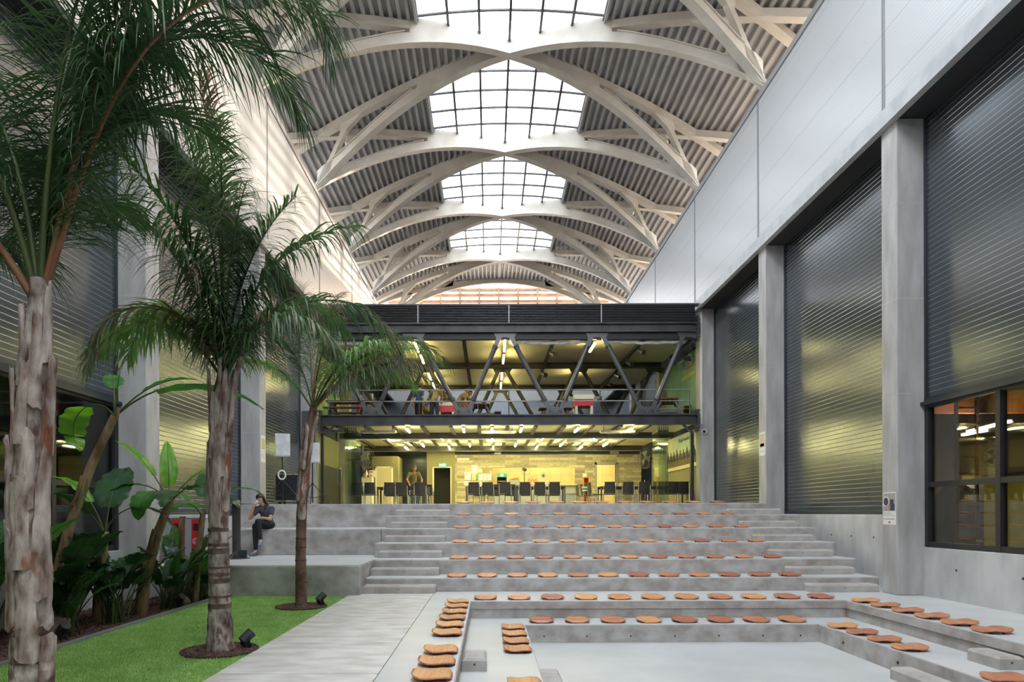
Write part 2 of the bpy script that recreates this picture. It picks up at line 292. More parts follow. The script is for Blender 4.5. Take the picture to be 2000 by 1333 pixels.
# ------------------------------------------------------------------ mesh building
class MB:
    def __init__(s): s.v = []; s.f = []
    def add(s, vs, fs):
        o = len(s.v); s.v += [tuple(p) for p in vs]; s.f += [tuple(i + o for i in f) for f in fs]; return s
    def box(s, x0, x1, y0, y1, z0, z1):
        return s.add([(x0, y0, z0), (x1, y0, z0), (x1, y1, z0), (x0, y1, z0), (x0, y0, z1), (x1, y0, z1), (x1, y1, z1), (x0, y1, z1)],
                     [(0, 3, 2, 1), (4, 5, 6, 7), (0, 1, 5, 4), (1, 2, 6, 5), (2, 3, 7, 6), (3, 0, 4, 7)])
    def cbox(s, c, d): return s.box(c[0] - d[0] / 2, c[0] + d[0] / 2, c[1] - d[1] / 2, c[1] + d[1] / 2, c[2] - d[2] / 2, c[2] + d[2] / 2)
    def bar(s, a, b, w, h, up=(0, 0, 1)):
        a = Vector(a); b = Vector(b); d = (b - a).normalized(); u = Vector(up)
        x = d.cross(u)
        if x.length < 1e-4: x = d.cross(Vector((1, 0, 0)))
        x.normalize(); z = x.cross(d)
        vs = [p + x * (i * w / 2) + z * (j * h / 2) for p in (a, b) for i, j in ((-1, -1), (1, -1), (1, 1), (-1, 1))]
        return s.add(vs, [(0, 1, 2, 3), (7, 6, 5, 4), (0, 4, 5, 1), (1, 5, 6, 2), (2, 6, 7, 3), (3, 7, 4, 0)])
    def tube(s, pts, r, n=10, caps=True, jitter=None):
        pts = [Vector(p) for p in pts]; k = len(pts)
        rs = [r] * k if not hasattr(r, '__len__') else r
        prev = None; vs = []; fs = []
        for i, p in enumerate(pts):
            d = (pts[min(i + 1, k - 1)] - pts[max(i - 1, 0)]).normalized()
            if prev is None:
                x = d.orthogonal().normalized()
            else:
                x = (prev - d * prev.dot(d)).normalized()
            prev = x; y = d.cross(x)
            for j in range(n):
                a = 2 * PI * j / n; q = rs[i] * (1 if jitter is None else jitter(i, j))
                vs.append(p + x * (math.cos(a) * q) + y * (math.sin(a) * q))
        for i in range(k - 1):
            for j in range(n):
                a = i * n + j; b = i * n + (j + 1) % n
                fs.append((a, b, b + n, a + n))
        if caps:
            fs.append(tuple(range(n - 1, -1, -1))); fs.append(tuple((k - 1) * n + j for j in range(n)))
        return s.add(vs, fs)
    def ball(s, c, r, n=12, m=8):
        c = Vector(c); r = Vector(r) if hasattr(r, '__len__') else Vector((r, r, r))
        vs = [c + Vector((0, 0, -r.z))]; fs = []
        for i in range(1, m):
            t = -PI / 2 + PI * i / m
            for j in range(n):
                a = 2 * PI * j / n
                vs.append(c + Vector((r.x * math.cos(t) * math.cos(a), r.y * math.cos(t) * math.sin(a), r.z * math.sin(t))))
        vs.append(c + Vector((0, 0, r.z)))
        for j in range(n):
            fs.append((0, 1 + (j + 1) % n, 1 + j))
            for i in range(m - 2):
                a = 1 + i * n + j; b = 1 + i * n + (j + 1) % n
                fs.append((a, b, b + n, a + n))
            fs.append((1 + (m - 2) * n + j, 1 + (m - 2) * n + (j + 1) % n, len(vs) - 1))
        return s.add(vs, fs)
    def prism(s, poly, f):
        """poly: 2D outline (ccw); f(p, side) -> 3D point, side 0/1"""
        n = len(poly)
        vs = [f(p, 0) for p in poly] + [f(p, 1) for p in poly]
        return s.add(vs, [tuple(range(n - 1, -1, -1)), tuple(range(n, 2 * n))] + [(i, (i + 1) % n, n + (i + 1) % n, n + i) for i in range(n)])
    def ribbon(s, us, top, bot, f):
        """a plate between two curves over us; f(u, z, side)"""
        k = len(us); vs = []
        for u, a, b in zip(us, top, bot): vs += [f(u, a, 0), f(u, b, 0), f(u, b, 1), f(u, a, 1)]
        fs = []
        for i in range(k - 1):
            o = 4 * i
            for j in range(4): fs.append((o + j, o + (j + 1) % 4, o + 4 + (j + 1) % 4, o + 4 + j))
        fs += [(3, 2, 1, 0), tuple(4 * (k - 1) + j for j in range(4))]
        return s.add(vs, fs)
    def strip(s, rows):
        """grid of rows of equal length -> quads"""
        n = len(rows[0]); vs = [p for r in rows for p in r]
        fs = [(i * n + j, i * n + j + 1, (i + 1) * n + j + 1, (i + 1) * n + j) for i in range(len(rows) - 1) for j in range(n - 1)]
        return s.add(vs, fs)
    def build(s, name, mat, parent=None, world=False, smooth=False, bevel=0.0, fixn=True):
        me = bpy.data.meshes.new(name)
        off = Vector((0, 0, 0))
        vs = s.v
        if world and parent is not None:
            off = parent.matrix_basis.translation.copy()
            if parent.parent: off += parent.parent.matrix_basis.translation
            vs = [(p[0] - off.x, p[1] - off.y, p[2] - off.z) for p in vs]
        me.from_pydata(vs, [], s.f)
        if fixn:
            import bmesh
            bm = bmesh.new(); bm.from_mesh(me); bmesh.ops.recalc_face_normals(bm, faces=bm.faces); bm.to_mesh(me); bm.free()
        if smooth:
            me.polygons.foreach_set('use_smooth', [True] * len(me.polygons))
        me.materials.append(M[mat] if isinstance(mat, str) else mat)
        o = bpy.data.objects.new(name, me); COL.objects.link(o)
        if parent is not None: o.parent = parent
        if bevel:
            b = o.modifiers.new('bevel', 'BEVEL'); b.width = bevel; b.segments = 2; b.limit_method = 'ANGLE'
        return o
def thing(name, label, cat, loc=(0, 0, 0), rotz=0.0, group=None):
    o = bpy.data.objects.new(name, None); COL.objects.link(o)
    o.empty_display_size = 0.1
    o.location = loc; o.rotation_euler = (0, 0, rotz); o['label'] = label; o['category'] = cat
    if group: o['group'] = group
    return o
def tag(o, label, cat, group=None):
    o['label'] = label; o['category'] = cat
    if group: o['group'] = group
    return o
def struct(name, mb, mat, bevel=0.0, smooth=False):
    o = mb.build(name, mat, bevel=bevel, smooth=smooth); o['kind'] = 'structure'; return o
def kids(o): return [c for c in bpy.data.objects if c.parent == o]
def dup(root, loc, rotz=0.0, label=None, group=None, scale=None, tree=None):
    r = root.copy(); COL.objects.link(r); r.location = loc; r.rotation_euler = (0, 0, rotz)
    if label: r['label'] = label
    if group: r['group'] = group
    if scale: r.scale = scale
    for c0, sub in tree:
        c = c0.copy(); COL.objects.link(c); c.parent = r
        for g0 in sub:
            g = g0.copy(); COL.objects.link(g); g.parent = c
    return r
def tree_of(root): return [(c, kids(c)) for c in kids(root)]
ORD = ['first', 'second', 'third', 'fourth', 'fifth', 'sixth', 'seventh', 'eighth', 'ninth', 'tenth', 'eleventh', 'twelfth']
R = random.Random(7)
def lerp(a, b, t): return a + (b - a) * t
# ------------------------------------------------------------------ floors and amphitheatre
XP, XJ = -2.56, -1.03               # turf edge, path joint
OL, OR_, IL, IR = -0.32, 6.03, 0.565, 5.25   # sunken stage: outer and inner edges
OB, IB = 11.56, 10.87
TD = [17.27, 16.42, 15.56, 14.71, 13.854, 13.0]       # tier fronts, top to bottom
TZ = [1.73, 1.435, 1.14, 0.845, 0.55, 0.255]
Y0 = -5.5
b = MB()
b.box(XJ, OL - .03, Y0, 13.2, -.6, -.13); b.box(XJ, OL, Y0, 13.2, -.13, 0)
b.box(OR_ + .03, 7.75, Y0, 13.2, -.6, -.13); b.box(OR_, 7.75, Y0, 13.2, -.13, 0); b.box(6.9, 7.78, 13.2, 18.1, -.6, 0)
b.box(OL - .03, OR_ + .03, OB + .03, 13.2, -.6, -.145); b.box(OL, OR_, OB, 13.2, -.13, 0)
struct('floor', b, 'floor')
b = MB()
b.box(OL - .02, IL, Y0, OB + .05, -.6, -.29); b.box(IR, OR_ + .02, Y0, OB + .05, -.6, -.29); b.box(IL, IR, IB, OB + .05, -.6, -.29)
struct('floor', b, 'floor')
b = MB(); b.box(IL - .1, IR + .1, Y0, IB + .1, -.7, -.57)
struct('floor', b, 'floor')
# riser faces of the sunken stage (rough cast concrete)
b = MB()
b.box(OL, OR_, OB - .008, OB + .01, -.129, -.012); b.box(OL - .03, OR_ + .03, OB + .015, OB + .028, -.288, -.13)
b.box(IL, IR, IB - .012, IB - .001, -.568, -.302)
for x, s in ((OL, 1), (OR_, -1)):
    b.box(*sorted((x, x + s * .012)), Y0, OB, -.13, -.012); b.box(*sorted((x - s * .03, x - s * .015)), Y0, OB, -.288, -.145)
for x, s in ((IL, 1), (IR, -1)): b.box(*sorted((x, x + s * .012)), Y0, IB, -.568, -.30)
struct('trim_1', b, 'conc')
b = MB()
for x in (.87, 1.55, 2.25, 2.95, 3.65, 4.35, 4.95): b.tube([(x, IB - .02, -.47), (x, IB + .0, -.47)], .013, 8)
for y in (10.1, 8.75, 7.3): b.tube([(IR - .02, y, -.44), (IR + .01, y, -.44)], .02, 8)
struct('trim_2', b, 'hole')
b = MB(); y = 12.43
ys = [12.98, 9.4, 7.87, 6.37, 4.85, 3.3, 1.8, .3, Y0]
for a, c in zip(ys, ys[1:]): b.box(XP, XJ - .008, c + .006, a - .006, -.3, 0)
struct('floor', b, 'path')
b = MB(); b.box(-8, 9.5, Y0 - .4, 43, -1.4, -.72); struct('floor', b, 'soil')
# tiers
t = thing('concrete_bleacher', 'grey cast concrete bleacher of six broad tiers rising from the stage to the cafe', 'bleacher', (2.5, 15, 0))
TX0 = [-2.45, -2.47, -2.45, -2.47, -2.37, -2.36]
TX1 = [7.0, 7.48, 7.48, 7.46, 7.45, 7.43]
for i in range(5, -1, -1):
    zb = 0 if i == 5 else TZ[i + 1]
    b = MB()
    y1 = TD[0] + .65
    b.box(TX0[i], TX1[i], TD[i] + .0, y1, zb, TZ[i] - .012)
    b.build('tier', 'conc', t, True, bevel=.012)
    b = MB(); b.box(TX0[i] + .01, TX1[i] - .01, TD[i] + .012, y1, TZ[i] - .012, TZ[i]); b.build('tread', 'tread', t, True)
t = thing('concrete_platform', 'low concrete platform beside the lawn in front of the seating ledge', 'platform', (-4.4, 14, 0))
b = MB(); b.box(-6.39, -2.36, 12.43, 17.3, -.4, .535); b.build('base', 'conc', t, True, bevel=.015)
b = MB(); b.box(-6.39, -2.37, 12.445, 17.3, .535, .55); b.build('deck', 'tread', t, True)
t = thing('concrete_ledge', 'long concrete seating ledge the woman sits on, below the cafe floor', 'ledge', (-4.4, 16.4, .55))
b = MB(); b.box(-6.39, -2.46, 15.56, 17.3, .55, 1.125); b.build('base', 'conc', t, True, bevel=.015)
b = MB(); b.box(-6.39, -2.47, 15.575, 17.3, 1.125, 1.14); b.build('deck', 'tread', t, True)
# upper floor level (cafe floor and its forecourt)
b = MB(); b.box(-6.44, -2.45, 17.27, 17.93, 0, 1.718); b.box(-6.44, 7.0, 17.92, 18.0, 0, 1.718); b.box(-6.9, 7.9, 18.0, 43, 1.2, 1.718)
struct('floor', b, 'conc')
b = MB(); b.box(-6.44, -2.45, 17.282, 17.93, 1.718, 1.73); b.box(-6.44, 7.0, 17.92, 18.0, 1.718, 1.73); b.box(-6.9, 7.9, 18.0, 43, 1.718, 1.73)
struct('floor', b, 'tread')

# half-step blocks
def step_block(x0, x1, y0, y1, z0, label, group):
    t = thing('step_block', label, 'step', ((x0 + x1) / 2, (y0 + y1) / 2, z0), 0, group)
    w_, d_, h_, c = (x1 - x0) / 2, (y1 - y0) / 2, .147, .028
    m = MB()
    lo = [(-w_, -d_), (w_, -d_), (w_, d_), (-w_, d_)]; hi = [(-w_ + c, -d_ + c), (w_ - c, -d_ + c), (w_ - c, d_), (-w_ + c, d_)]
    m.add([(x, y, 0) for x, y in lo] + [(x, y, h_ - c) for x, y in lo] + [(x, y, h_) for x, y in hi],
          [(3, 2, 1, 0)] + [(i, (i + 1) % 4, 4 + (i + 1) % 4, 4 + i) for i in range(4)] + [(4 + i, 4 + (i + 1) % 4, 8 + (i + 1) % 4, 8 + i) for i in range(4)] + [(8, 9, 10, 11)])
    m.build('block', 'block', t)
    h = MB(); h.tube([(0, -d_ - .002, .08), (0, -d_ + .004, .08)], .009 if x1 - x0 > 1 else .012, 8); h.build('bolt_hole', 'hole', t)
TN = ['lowest', 'second lowest', 'third lowest', 'fourth lowest', 'fifth lowest', 'topmost']
for i in range(6):
    k = 5 - i; zb = 0 if k == 5 else TZ[k + 1]
    lx0, lx1 = (-2.36 + .008 * i, -1.0 + .004 * i)
    step_block(lx0, lx1, TD[k] - .33, TD[k] - .002, zb, f'{TN[i]} concrete half step of the stair next to the path and platform', 'half steps beside the path')
    step_block(5.98, 7.24, TD[k] - .33, TD[k] - .002, zb, f'{TN[i]} concrete half step of the stair along the dark panelled wall', 'half steps beside the panelled wall')
step_block(OL + .012, -.03, 7.68, 8.18, -.29, 'small loose concrete step block below the curved seats nearest the path', 'stage step blocks')
step_block(OR_ - .29, OR_ - .012, 7.68, 8.2, -.29, 'small concrete step block against the outer stage edge beneath the workshop window', 'stage step blocks')
step_block(IR - .29, IR - .012, 7.6, 8.45, -.57, 'concrete step block on the stage floor below the four inner seats facing the palms', 'stage step blocks')
step_block(IL + .012, IL + .28, 7.7, 8.4, -.57, 'concrete step block on the stage floor by the inner seats nearest the path', 'stage step blocks')

# ------------------------------------------------------------------ plywood seats
def seat_mesh():
    nu, nv = 13, 15; W, D = .207, .185
    prof = [(0, .052), (.12, .038), (.3, .024), (.5, .026), (.7, .036), (.85, .034), (.95, .022), (1, .008)]
    def pz(v):
        for (a, za), (c, zc) in zip(prof, prof[1:]):
            if v <= c:
                tt = (v - a) / (c - a); tt = tt * tt * (3 - 2 * tt) * .5 + tt * .5; return za + (zc - za) * tt
        return prof[-1][1]
    m = MB(); top = []; bot = []
    for j in range(nv):
        v = j / (nv - 1); yy = 2 * v - 1
        half = W * (1 - abs(yy) ** 4.5) ** (1 / 2.6) if abs(yy) < 1 else 0
        half = max(half, .085); half *= 1 - .07 * (1 - v)
        rt = []; rb = []
        for i in range(nu):
            s = 2 * i / (nu - 1) - 1
            x = s * half; z = pz(v) + .012 + .003 * abs(s) ** 2.5 * (1 - .4 * v)
            p = (x, D * (1 - 2 * v), z)
            rt.append(p); rb.append((x * .985, D * (1 - 2 * v) * .985, z - .013))
        top.append(rt); bot.append(rb)
    vs = [p for r in top for p in r] + [p for r in bot for p in r]; n = nu * nv; fs = []
    for j in range(nv - 1):
        for i in range(nu - 1):
            a = j * nu + i
            fs.append((a, a + nu, a + nu + 1, a + 1)); fs.append((n + a, n + a + 1, n + a + nu + 1, n + a + nu))
    rim = [i for i in range(nu)] + [j * nu + nu - 1 for j in range(1, nv)] + [(nv - 1) * nu + i for i in range(nu - 2, -1, -1)] + [j * nu for j in range(nv - 2, 0, -1)]
    for a, c in zip(rim, rim[1:] + rim[:1]): fs.append((a, c, c + n, a + n))
    return m.add(vs, fs)
s0 = thing('plywood_seat', 'x', 'seat', (0, 0, 0))
so = seat_mesh().build('shell', 'seat', s0, smooth=True)
for sx in (-1, 1):
    for yy, hz in ((.06, .03), (-.10, .032)):
        m = MB(); m.tube([(sx * .11, yy, 0), (sx * .11, yy, hz)], .016, 8); m.build('foot', 'foot', s0)
S_TREE = tree_of(s0); s_used = [False]
def seat(x, y, z, rz, label, group):
    rz += R.uniform(-.02, .02)
    if not s_used[0]:
        s_used[0] = True; s0.location = (x, y, z); s0.rotation_euler = (0, 0, rz); s0['label'] = label; s0['group'] = group; return
    dup(s0, (x, y, z), rz, label, group, tree=S_TREE)
RN = ['top row of the bleacher', 'second row from the top', 'third row from the top', 'fourth row from the top', 'fifth row from the top', 'sixth row, the lowest tier']
def nth(i, n): return 'last' if i == n - 1 else ORD[i]
for k in range(6):
    for i in range(12):
        seat(-.625 + .5875 * i, TD[k] + .27, TZ[k], 0, f'orange plywood seat, {nth(i, 12)} from the path in the {RN[k]}', RN[k].replace('of the bleacher', 'seats').strip())
for i in range(11): seat(-.065 + .5815 * i, OB + .30, 0, 0, f'orange plywood seat, {nth(i, 11)} from the path along the back edge of the sunken stage', 'outer stage seats')
for i in range(8): seat(.853 + .585 * i, IB + .30, -.29, 0, f'orange plywood seat, {nth(i, 8)} from the path along the lower inner edge of the stage', 'inner stage seats')
for i, y in enumerate((11.37, 10.78, 10.19, 9.59, 9.0, 8.4, 7.35, 6.78, 6.2)):
    seat(OL - .20, y, 0, PI / 2, f'orange plywood seat, {nth(i, 9)} from the bleacher in the outer row beside the path', 'outer seats beside the path')
for i, y in enumerate((10.53, 9.95, 9.38, 8.82, 7.05)):
    seat(IL - .20, y, -.29, PI / 2, f'orange plywood seat, {nth(i, 5)} from the bleacher in the inner row near the path', 'inner seats beside the path')
for i, y in enumerate((11.3, 10.74, 10.16, 9.6, 9.04, 8.46)):
    seat(OR_ + .20, y, 0, -PI / 2, f'orange plywood seat, {nth(i, 6)} from the bleacher in the outer row below the workshop window', 'outer seats under the window')
for i, y in enumerate((10.53, 9.98, 9.42, 8.85, 7.22)):
    seat(IR + .20, y, -.29, -PI / 2, f'orange plywood seat, {nth(i, 5)} from the bleacher in the inner row on the window side', 'inner seats under the window')

# ------------------------------------------------------------------ columns and side walls
RY = [12.18, 17.95, 23.55, 29.2, 34.9]; LY = [11.87, 17.75, 23.4, 29.1, 34.8]
def column(x0, x1, y0, z0, label):
    t = thing('concrete_column', label, 'column', ((x0 + x1) / 2, y0 + .25, z0))
    b = MB(); b.box(x0, x1, y0, y0 + .48, z0, 8.53); b.build('shaft', 'conc_col', t, True, bevel=.018)
    b = MB()
    for zz in (3.6, 5.3, 7.0):
        b.box(x0 - .002, x1 + .002, y0 - .002, y0 + .482, zz, zz + .008)
    b.build('pour_joint', 'conc_wall', t, True)
for k, y in enumerate(RY): column(7.29, 7.8, y, 0 if k == 0 else 1.3, 'smooth grey concrete column on the window side, ' + ['nearest, with a worker photo poster', 'second, with a small paper sheet', 'third, with a dome camera', 'fourth, standing inside the cafe', 'fifth, behind the cafe'][k])
for k, y in enumerate(LY): column(-6.45, -5.95, y, 0 if k == 0 else .5 if k == 1 else 1.3, 'grey concrete column on the palm side, ' + ['nearest, behind the banana plants', 'second, behind the seated woman', 'third, at the cafe front beside the speaker', 'fourth, standing inside the cafe', 'fifth, behind the cafe'][k])
ends = [Y0] + [12.42, 18.19, 23.79, 29.44, 35.14, 43]
for side, xw, s, nm in ((1, 7.2, 1, 'right'), (-1, -5.88, -1, 'left')):
    b = MB(); b.box(*sorted((xw, xw + s * .3)), Y0, 43, 8.53, 12.55); struct('wall_' + nm, b, 'panel_w')
    b = MB(); b.box(*sorted((xw - s * .035, xw + s * .34)), Y0, 43, 12.43, 12.58); struct('trim_3', b, 'greytrim')
    b = MB(); b.box(*sorted((xw - s * .02, xw)), Y0, 43, 8.53, 8.80); b.box(*sorted((xw - s * .03, xw + s * .10)), Y0, 43, 8.49, 8.53)
    struct('trim_4', b, 'flash')
    b = MB()
    for y in ends[1:-1]:
        b.box(*sorted((xw - s * .012, xw)), y - .045, y - .015, 8.8, 12.43); b.box(*sorted((xw - s * .012, xw)), y + .015, y + .045, 8.8, 12.43)
    struct('trim_5', b, 'greytrim')
    b = MB(); b.box(*sorted((xw + s * .10, xw + s * 1.0)), Y0, 43, 8.51, 8.60); struct('ceiling_soffit_' + nm, b, 'soffit')
    xp = 7.8 if side > 0 else -6.47
    cols = RY if side > 0 else LY
    bays = [(Y0, cols[0], 3.5, .88), (cols[0] + .48, cols[1], 1.5, 1.5), (cols[1] + .48, cols[2], 1.74, 0), (cols[2] + .48, cols[3], 1.74, 0), (cols[3] + .48, cols[4], 1.74, 0), (cols[4] + .48, 43, 1.74, 0)]
    for i, (a, c, zp, zs) in enumerate(bays):
        b = MB(); b.box(*sorted((xp, xp + s * .12)), a, c, zp, 8.53); struct('wall_' + nm, b, 'panel_d')
        b = MB(); g = s * .03
        b.box(*sorted((xp - g, xp)), a, c, zp - .07, zp + .02); b.box(*sorted((xp - g, xp)), a, a + .06, zp, 8.5); b.box(*sorted((xp - g, xp)), c - .06, c, zp, 8.5)
        if i == 0: b.box(*sorted((xp - s * .10, xp)), a, c, zp - .12, zp - .06)
        struct('trim_6', b, 'panel_frame')
        if zs:
            b = MB(); b.box(*sorted((xp - s * .07, xp + s * .3)), a, c, -.3, zs - .015 if i == 0 else zs - .06); struct('wall_' + nm, b, 'conc_wall', bevel=.01)
            b = MB()
            for yy in [lerp(a, c, q) for q in ((.62, .70, .78, .87, .95) if i == 0 else (.2, .36, .52, .68, .84))]:
                b.tube([(xp - s * .072, yy, .52 if i == 0 else .98), (xp - s * .06, yy, .52 if i == 0 else .98)], .022, 8)
            struct('trim_7', b, 'hole')
# back wall of the hall and end behind the camera
b = MB(); b.box(-6.6, 7.9, 42.6, 42.9, 1.7, 8.5); struct('wall_back', b, 'panel_d')
b = MB(); b.box(-6.6, 7.9, 42.55, 42.85, 8.5, 12.4); struct('wall_back', b, 'panel_w')
b = MB(); b.box(-6.6, 7.9, Y0 - .3, Y0, -.7, 12.5); struct('wall_front', b, 'panel_w')
# unseen flat slabs added outside to bounce the evening sun up under the vault
b = MB(); b.box(7.5, 34, Y0, 60, 12.1, 12.4); struct('bounce_slab_right', b, 'bounce_out')
b = MB(); b.box(-34, -6.2, Y0, 60, 12.1, 12.4); struct('bounce_slab_left', b, 'bounce_out')

# ------------------------------------------------------------------ vaulted roof
XC = .66; CR = [15.07 + 5.66 * k for k in range(-4, 5)]     # rib crossings; the last is 37.71
PL = .436
zr = lambda u: 15.68 - .0243 * u * u
zl = lambda u: 15.38 - .0625 * u * u
UE = 2.68
YA, YB = Y0, 41.66
for s, nm in ((-1, 'left'), (1, 'right')):
    b = MB(); p = .238; u = 0.0; k = 0
    def facet(ua, za, ub, zb_):
        if ub <= UE:
            iv = []
            for c in CR:
                iv.append(((c - PL * ua, c - PL * ub), (c + PL * ua, c + PL * ub)))
            iv[-1] = (iv[-1][0], (YB, YB))
        else: iv = [((YA, YA), (YB, YB))]
        for (a0, a1), (c0, c1) in iv:
            if c0 < YA: continue
            b.add([(XC + s * ua, a0, za), (XC + s * ub, a1, zb_), (XC + s * ub, c1, zb_), (XC + s * ua, c0, za)], [(0, 1, 2, 3)])
    while u < 8.5:
        q = [u, u + .09, u + .115, u + .213, u + .238]; h = [.02, .02, .145, .145, .02]
        for i in range(4): facet(q[i], zr(q[i]) + h[i], q[i + 1], zr(q[i + 1]) + h[i + 1])
        u += p
    o = struct('ceiling_' + nm, b, 'sheet')
    b = MB()    # upstand along the skylight edge
    for c0, c1 in zip(CR, CR[1:]):
        b.box(*sorted((XC + s * (UE - .02), XC + s * (UE + .05))), c0 + PL * UE, c1 - PL * UE, zr(UE) - .06, zr(UE) + .24)
    struct('trim_8', b, 'sheet')
def rib(c, t, label):
    """t=+1: its window-side foot is farther away; -1: nearer"""
    th = thing('roof_rib', label, 'roof rib', (XC, c, 15.0), 0, 'crossing arch ribs of the vault')
    nx, ny = -t * PL, 1.0; L = math.hypot(nx, ny); nx /= L; ny /= L; hw = .085
    def F(s):
        # s=+1 window side, -1 palm side
        def f(u, z, side):
            o = hw if side else -hw
            n = (nx * o, ny * o)
            return (XC + s * u + n[0], c + s * t * PL * u + n[1], z)
        return f
    def dep(u): return float(np.interp(u, [2.95, 4.0, 5.0, 5.7, 6.1, 6.35], [.34, .29, .27, .31, .42, .55]))
    def lowtop(u): return zr(u) + .02 if u <= 2.9 else min(zl(u) + dep(u), zr(u) - .26 if u > 3.05 else zr(u))
    for s in (-1, 1):
        f = F(s)
        us = [0, .4, .8, 1.2, 1.6, 2.0, 2.4, 2.7, 2.9]
        m = MB(); m.ribbon(us, [zr(u) + .14 for u in us], [zl(u) for u in us], f)
        us = [2.9, 3.2, 3.6, 4, 4.4, 4.8, 5.2, 5.6, 5.9, 6.1, 6.3, 6.5]
        tops = [15.16] + [zl(u) + dep(u) for u in us[1:]]
        m.ribbon(us, tops, [zl(u) for u in us], f)
        # foot: web between the arch and the strut
        m.prism([(6.02, zl(6.02) + .02), (6.86, 12.28), (6.80, 12.48), (6.47, 13.02), (5.98, 13.55), (5.92, 13.5)], lambda p, sd: f(p[0], p[1], sd))
        m.build('lower_arch', 'steel_w', th, True)
        us = [2.88 + .45 * i for i in range(13)]
        m = MB(); m.ribbon(us, [zr(u) + .02 for u in us], [zr(u) - (.225 if i else .2) for i, u in enumerate(us)], f)
        m.build('upper_chord', 'steel_w', th, True)
        m = MB()
        m.prism([(6.46, 13.04), (5.97, 13.56), (5.93, 13.5), (5.74, 13.9), (5.4, 14.45), (5.0, 14.74), (4.8, 14.9), (5.55, 14.75), (5.66, 14.52), (5.62, 14.4), (6.05, 13.62)][::-1], lambda p, sd: f(p[0], p[1], sd))
        m.build('strut', 'steel_w', th, True)
        # flange plates along the soffit of the arch and the chord
        hw0 = hw; hw = .135
        us = [0, .5, 1, 1.5, 2, 2.5, 3, 3.5, 4, 4.5, 5, 5.5, 6, 6.4, 6.7]
        m = MB(); m.ribbon(us, [zl(u) + .012 for u in us], [zl(u) - .016 for u in us], f)
        us = [3.1 + .45 * i for i in range(12)]
        m.ribbon(us, [zr(u) - .215 for u in us], [zr(u) - .245 for u in us], f)
        us = [3.05, 3.4, 3.8, 4.2, 4.6, 5.0, 5.4, 5.7, 5.9]
        m.ribbon(us, [zl(u) + dep(u) + .02 for u in us], [zl(u) + dep(u) - .01 for u in us], f)
        m.build('flange', 'steel_w', th, True); hw = hw0
for k, c in enumerate(CR[3:]):
    if k == 0: continue
    nm = ['', 'at the nearest crossing below the top skylight', 'at the crossing below the second skylight', 'at the crossing below the third skylight', 'at the last crossing above the cafe roof'][min(k - 1, 4)] if k > 1 else 'at a crossing higher than the picture shows'
    rib(c, 1, f'cream arch rib {nm}, window-side foot farther')
    rib(c, -1, f'cream arch rib {nm}, window-side foot nearer')
# skylights
SN = ['skylight over the stage, outside the picture', 'skylight at the very top of the picture', 'second skylight down, largest whole one', 'third skylight down, between the second and third crossings', 'fourth skylight down, the smallest and farthest']
for k in range(4, len(CR) - 1):
    c0, c1 = CR[k], CR[k + 1]
    t = thing('skylight', 'white glazed hexagonal roof light with dark bars, ' + SN[k - 3].replace('skylight ', ''), 'skylight', (XC, (c0 + c1) / 2, 15.7), 0, 'roof lights along the vault')
    us = [-UE, -1.8, -.9, 0, .9, 1.8, UE]
    m = MB()
    for a, c in zip(us, us[1:]):
        m.add([(XC + a, c0 + PL * abs(a), zr(a) + .17), (XC + c, c0 + PL * abs(c), zr(c) + .17), (XC + c, c1 - PL * abs(c), zr(c) + .17), (XC + a, c1 - PL * abs(a), zr(a) + .17)], [(0, 1, 2, 3)])
    m.build('glazing', 'glass_roof', t, True)
    for u in us:
        m = MB(); m.bar((XC + u, c0 + PL * abs(u) + .05, zr(u) + .11), (XC + u, c1 - PL * abs(u) - .05, zr(u) + .11), .072, .10); m.build('glazing_bar', 'dsteel2', t, True)
    for q in range(6):
        y = c0 + .33 + 1.0 * q
        um = min(UE, (y - c0) / PL, (c1 - y) / PL)
        if um < 1.2: continue
        uu = [um * j / 8 for j in range(-8, 9)]
        m = MB(); m.tube([(XC + u, y, zr(u) + .12) for u in uu], .04, 6); m.build('glazing_bar', 'dsteel2', t, True)
# end of the vault: arch, sun-lit gable lattice
t = thing('gable_arch', 'sunlit cream steel arch closing the far end of the vault above the cafe roof', 'arch', (XC, 41.5, 14))
for s in (-1, 1):
    f = lambda u, z, side: (XC + s * u, 41.45 + .2 * side, z)
    z2 = lambda u: 15.47 - .048 * u * u
    us = [0, .5, 1, 1.5, 2, 2.5, 2.9]
    m = MB(); m.ribbon(us, [zr(u) + .12 for u in us], [z2(u) for u in us], f)
    us = [2.9 + .4 * i for i in range(11)]
    m.ribbon(us, [max(z2(u) + .30, z2(u) + .42 - .3 * (u - 2.9)) for u in us], [z2(u) for u in us], f); m.build('half_arch', 'steel_w', t, True)
    us = [2.8 + .45 * i for i in range(13)]
    m = MB(); m.ribbon(us, [zr(u) + .12 for u in us], [zr(u) - .2 for u in us], f); m.build('upper_chord', 'steel_w', t, True)
    m = MB(); m.prism([(6.7, 13.3), (6.2, 13.75), (5.2, 14.85), (5.45, 14.85), (6.5, 13.6)], lambda p, sd: f(p[0], p[1], sd)); m.build('strut', 'steel_w', t, True)
t = thing('gable_lattice', 'brown timber lattice glowing with low sunlight behind the cafe roof edge', 'lattice', (XC, 43.2, 12.4))
for z in (12.6, 13.05, 13.5, 13.95, 14.4, 14.82, 15.22, 15.55):
    m = MB(); m.box(XC - 7, XC + 7, 43.1, 43.45, z, z + .125); m.build('rail', 'lattice', t, True)
for i in range(-5, 6):
    m = MB(); x = XC + 1.22 * i; m.box(x - .06, x + .06, 43.0, 43.1, 12.4, 15.7); m.build('post', 'lattice', t, True)

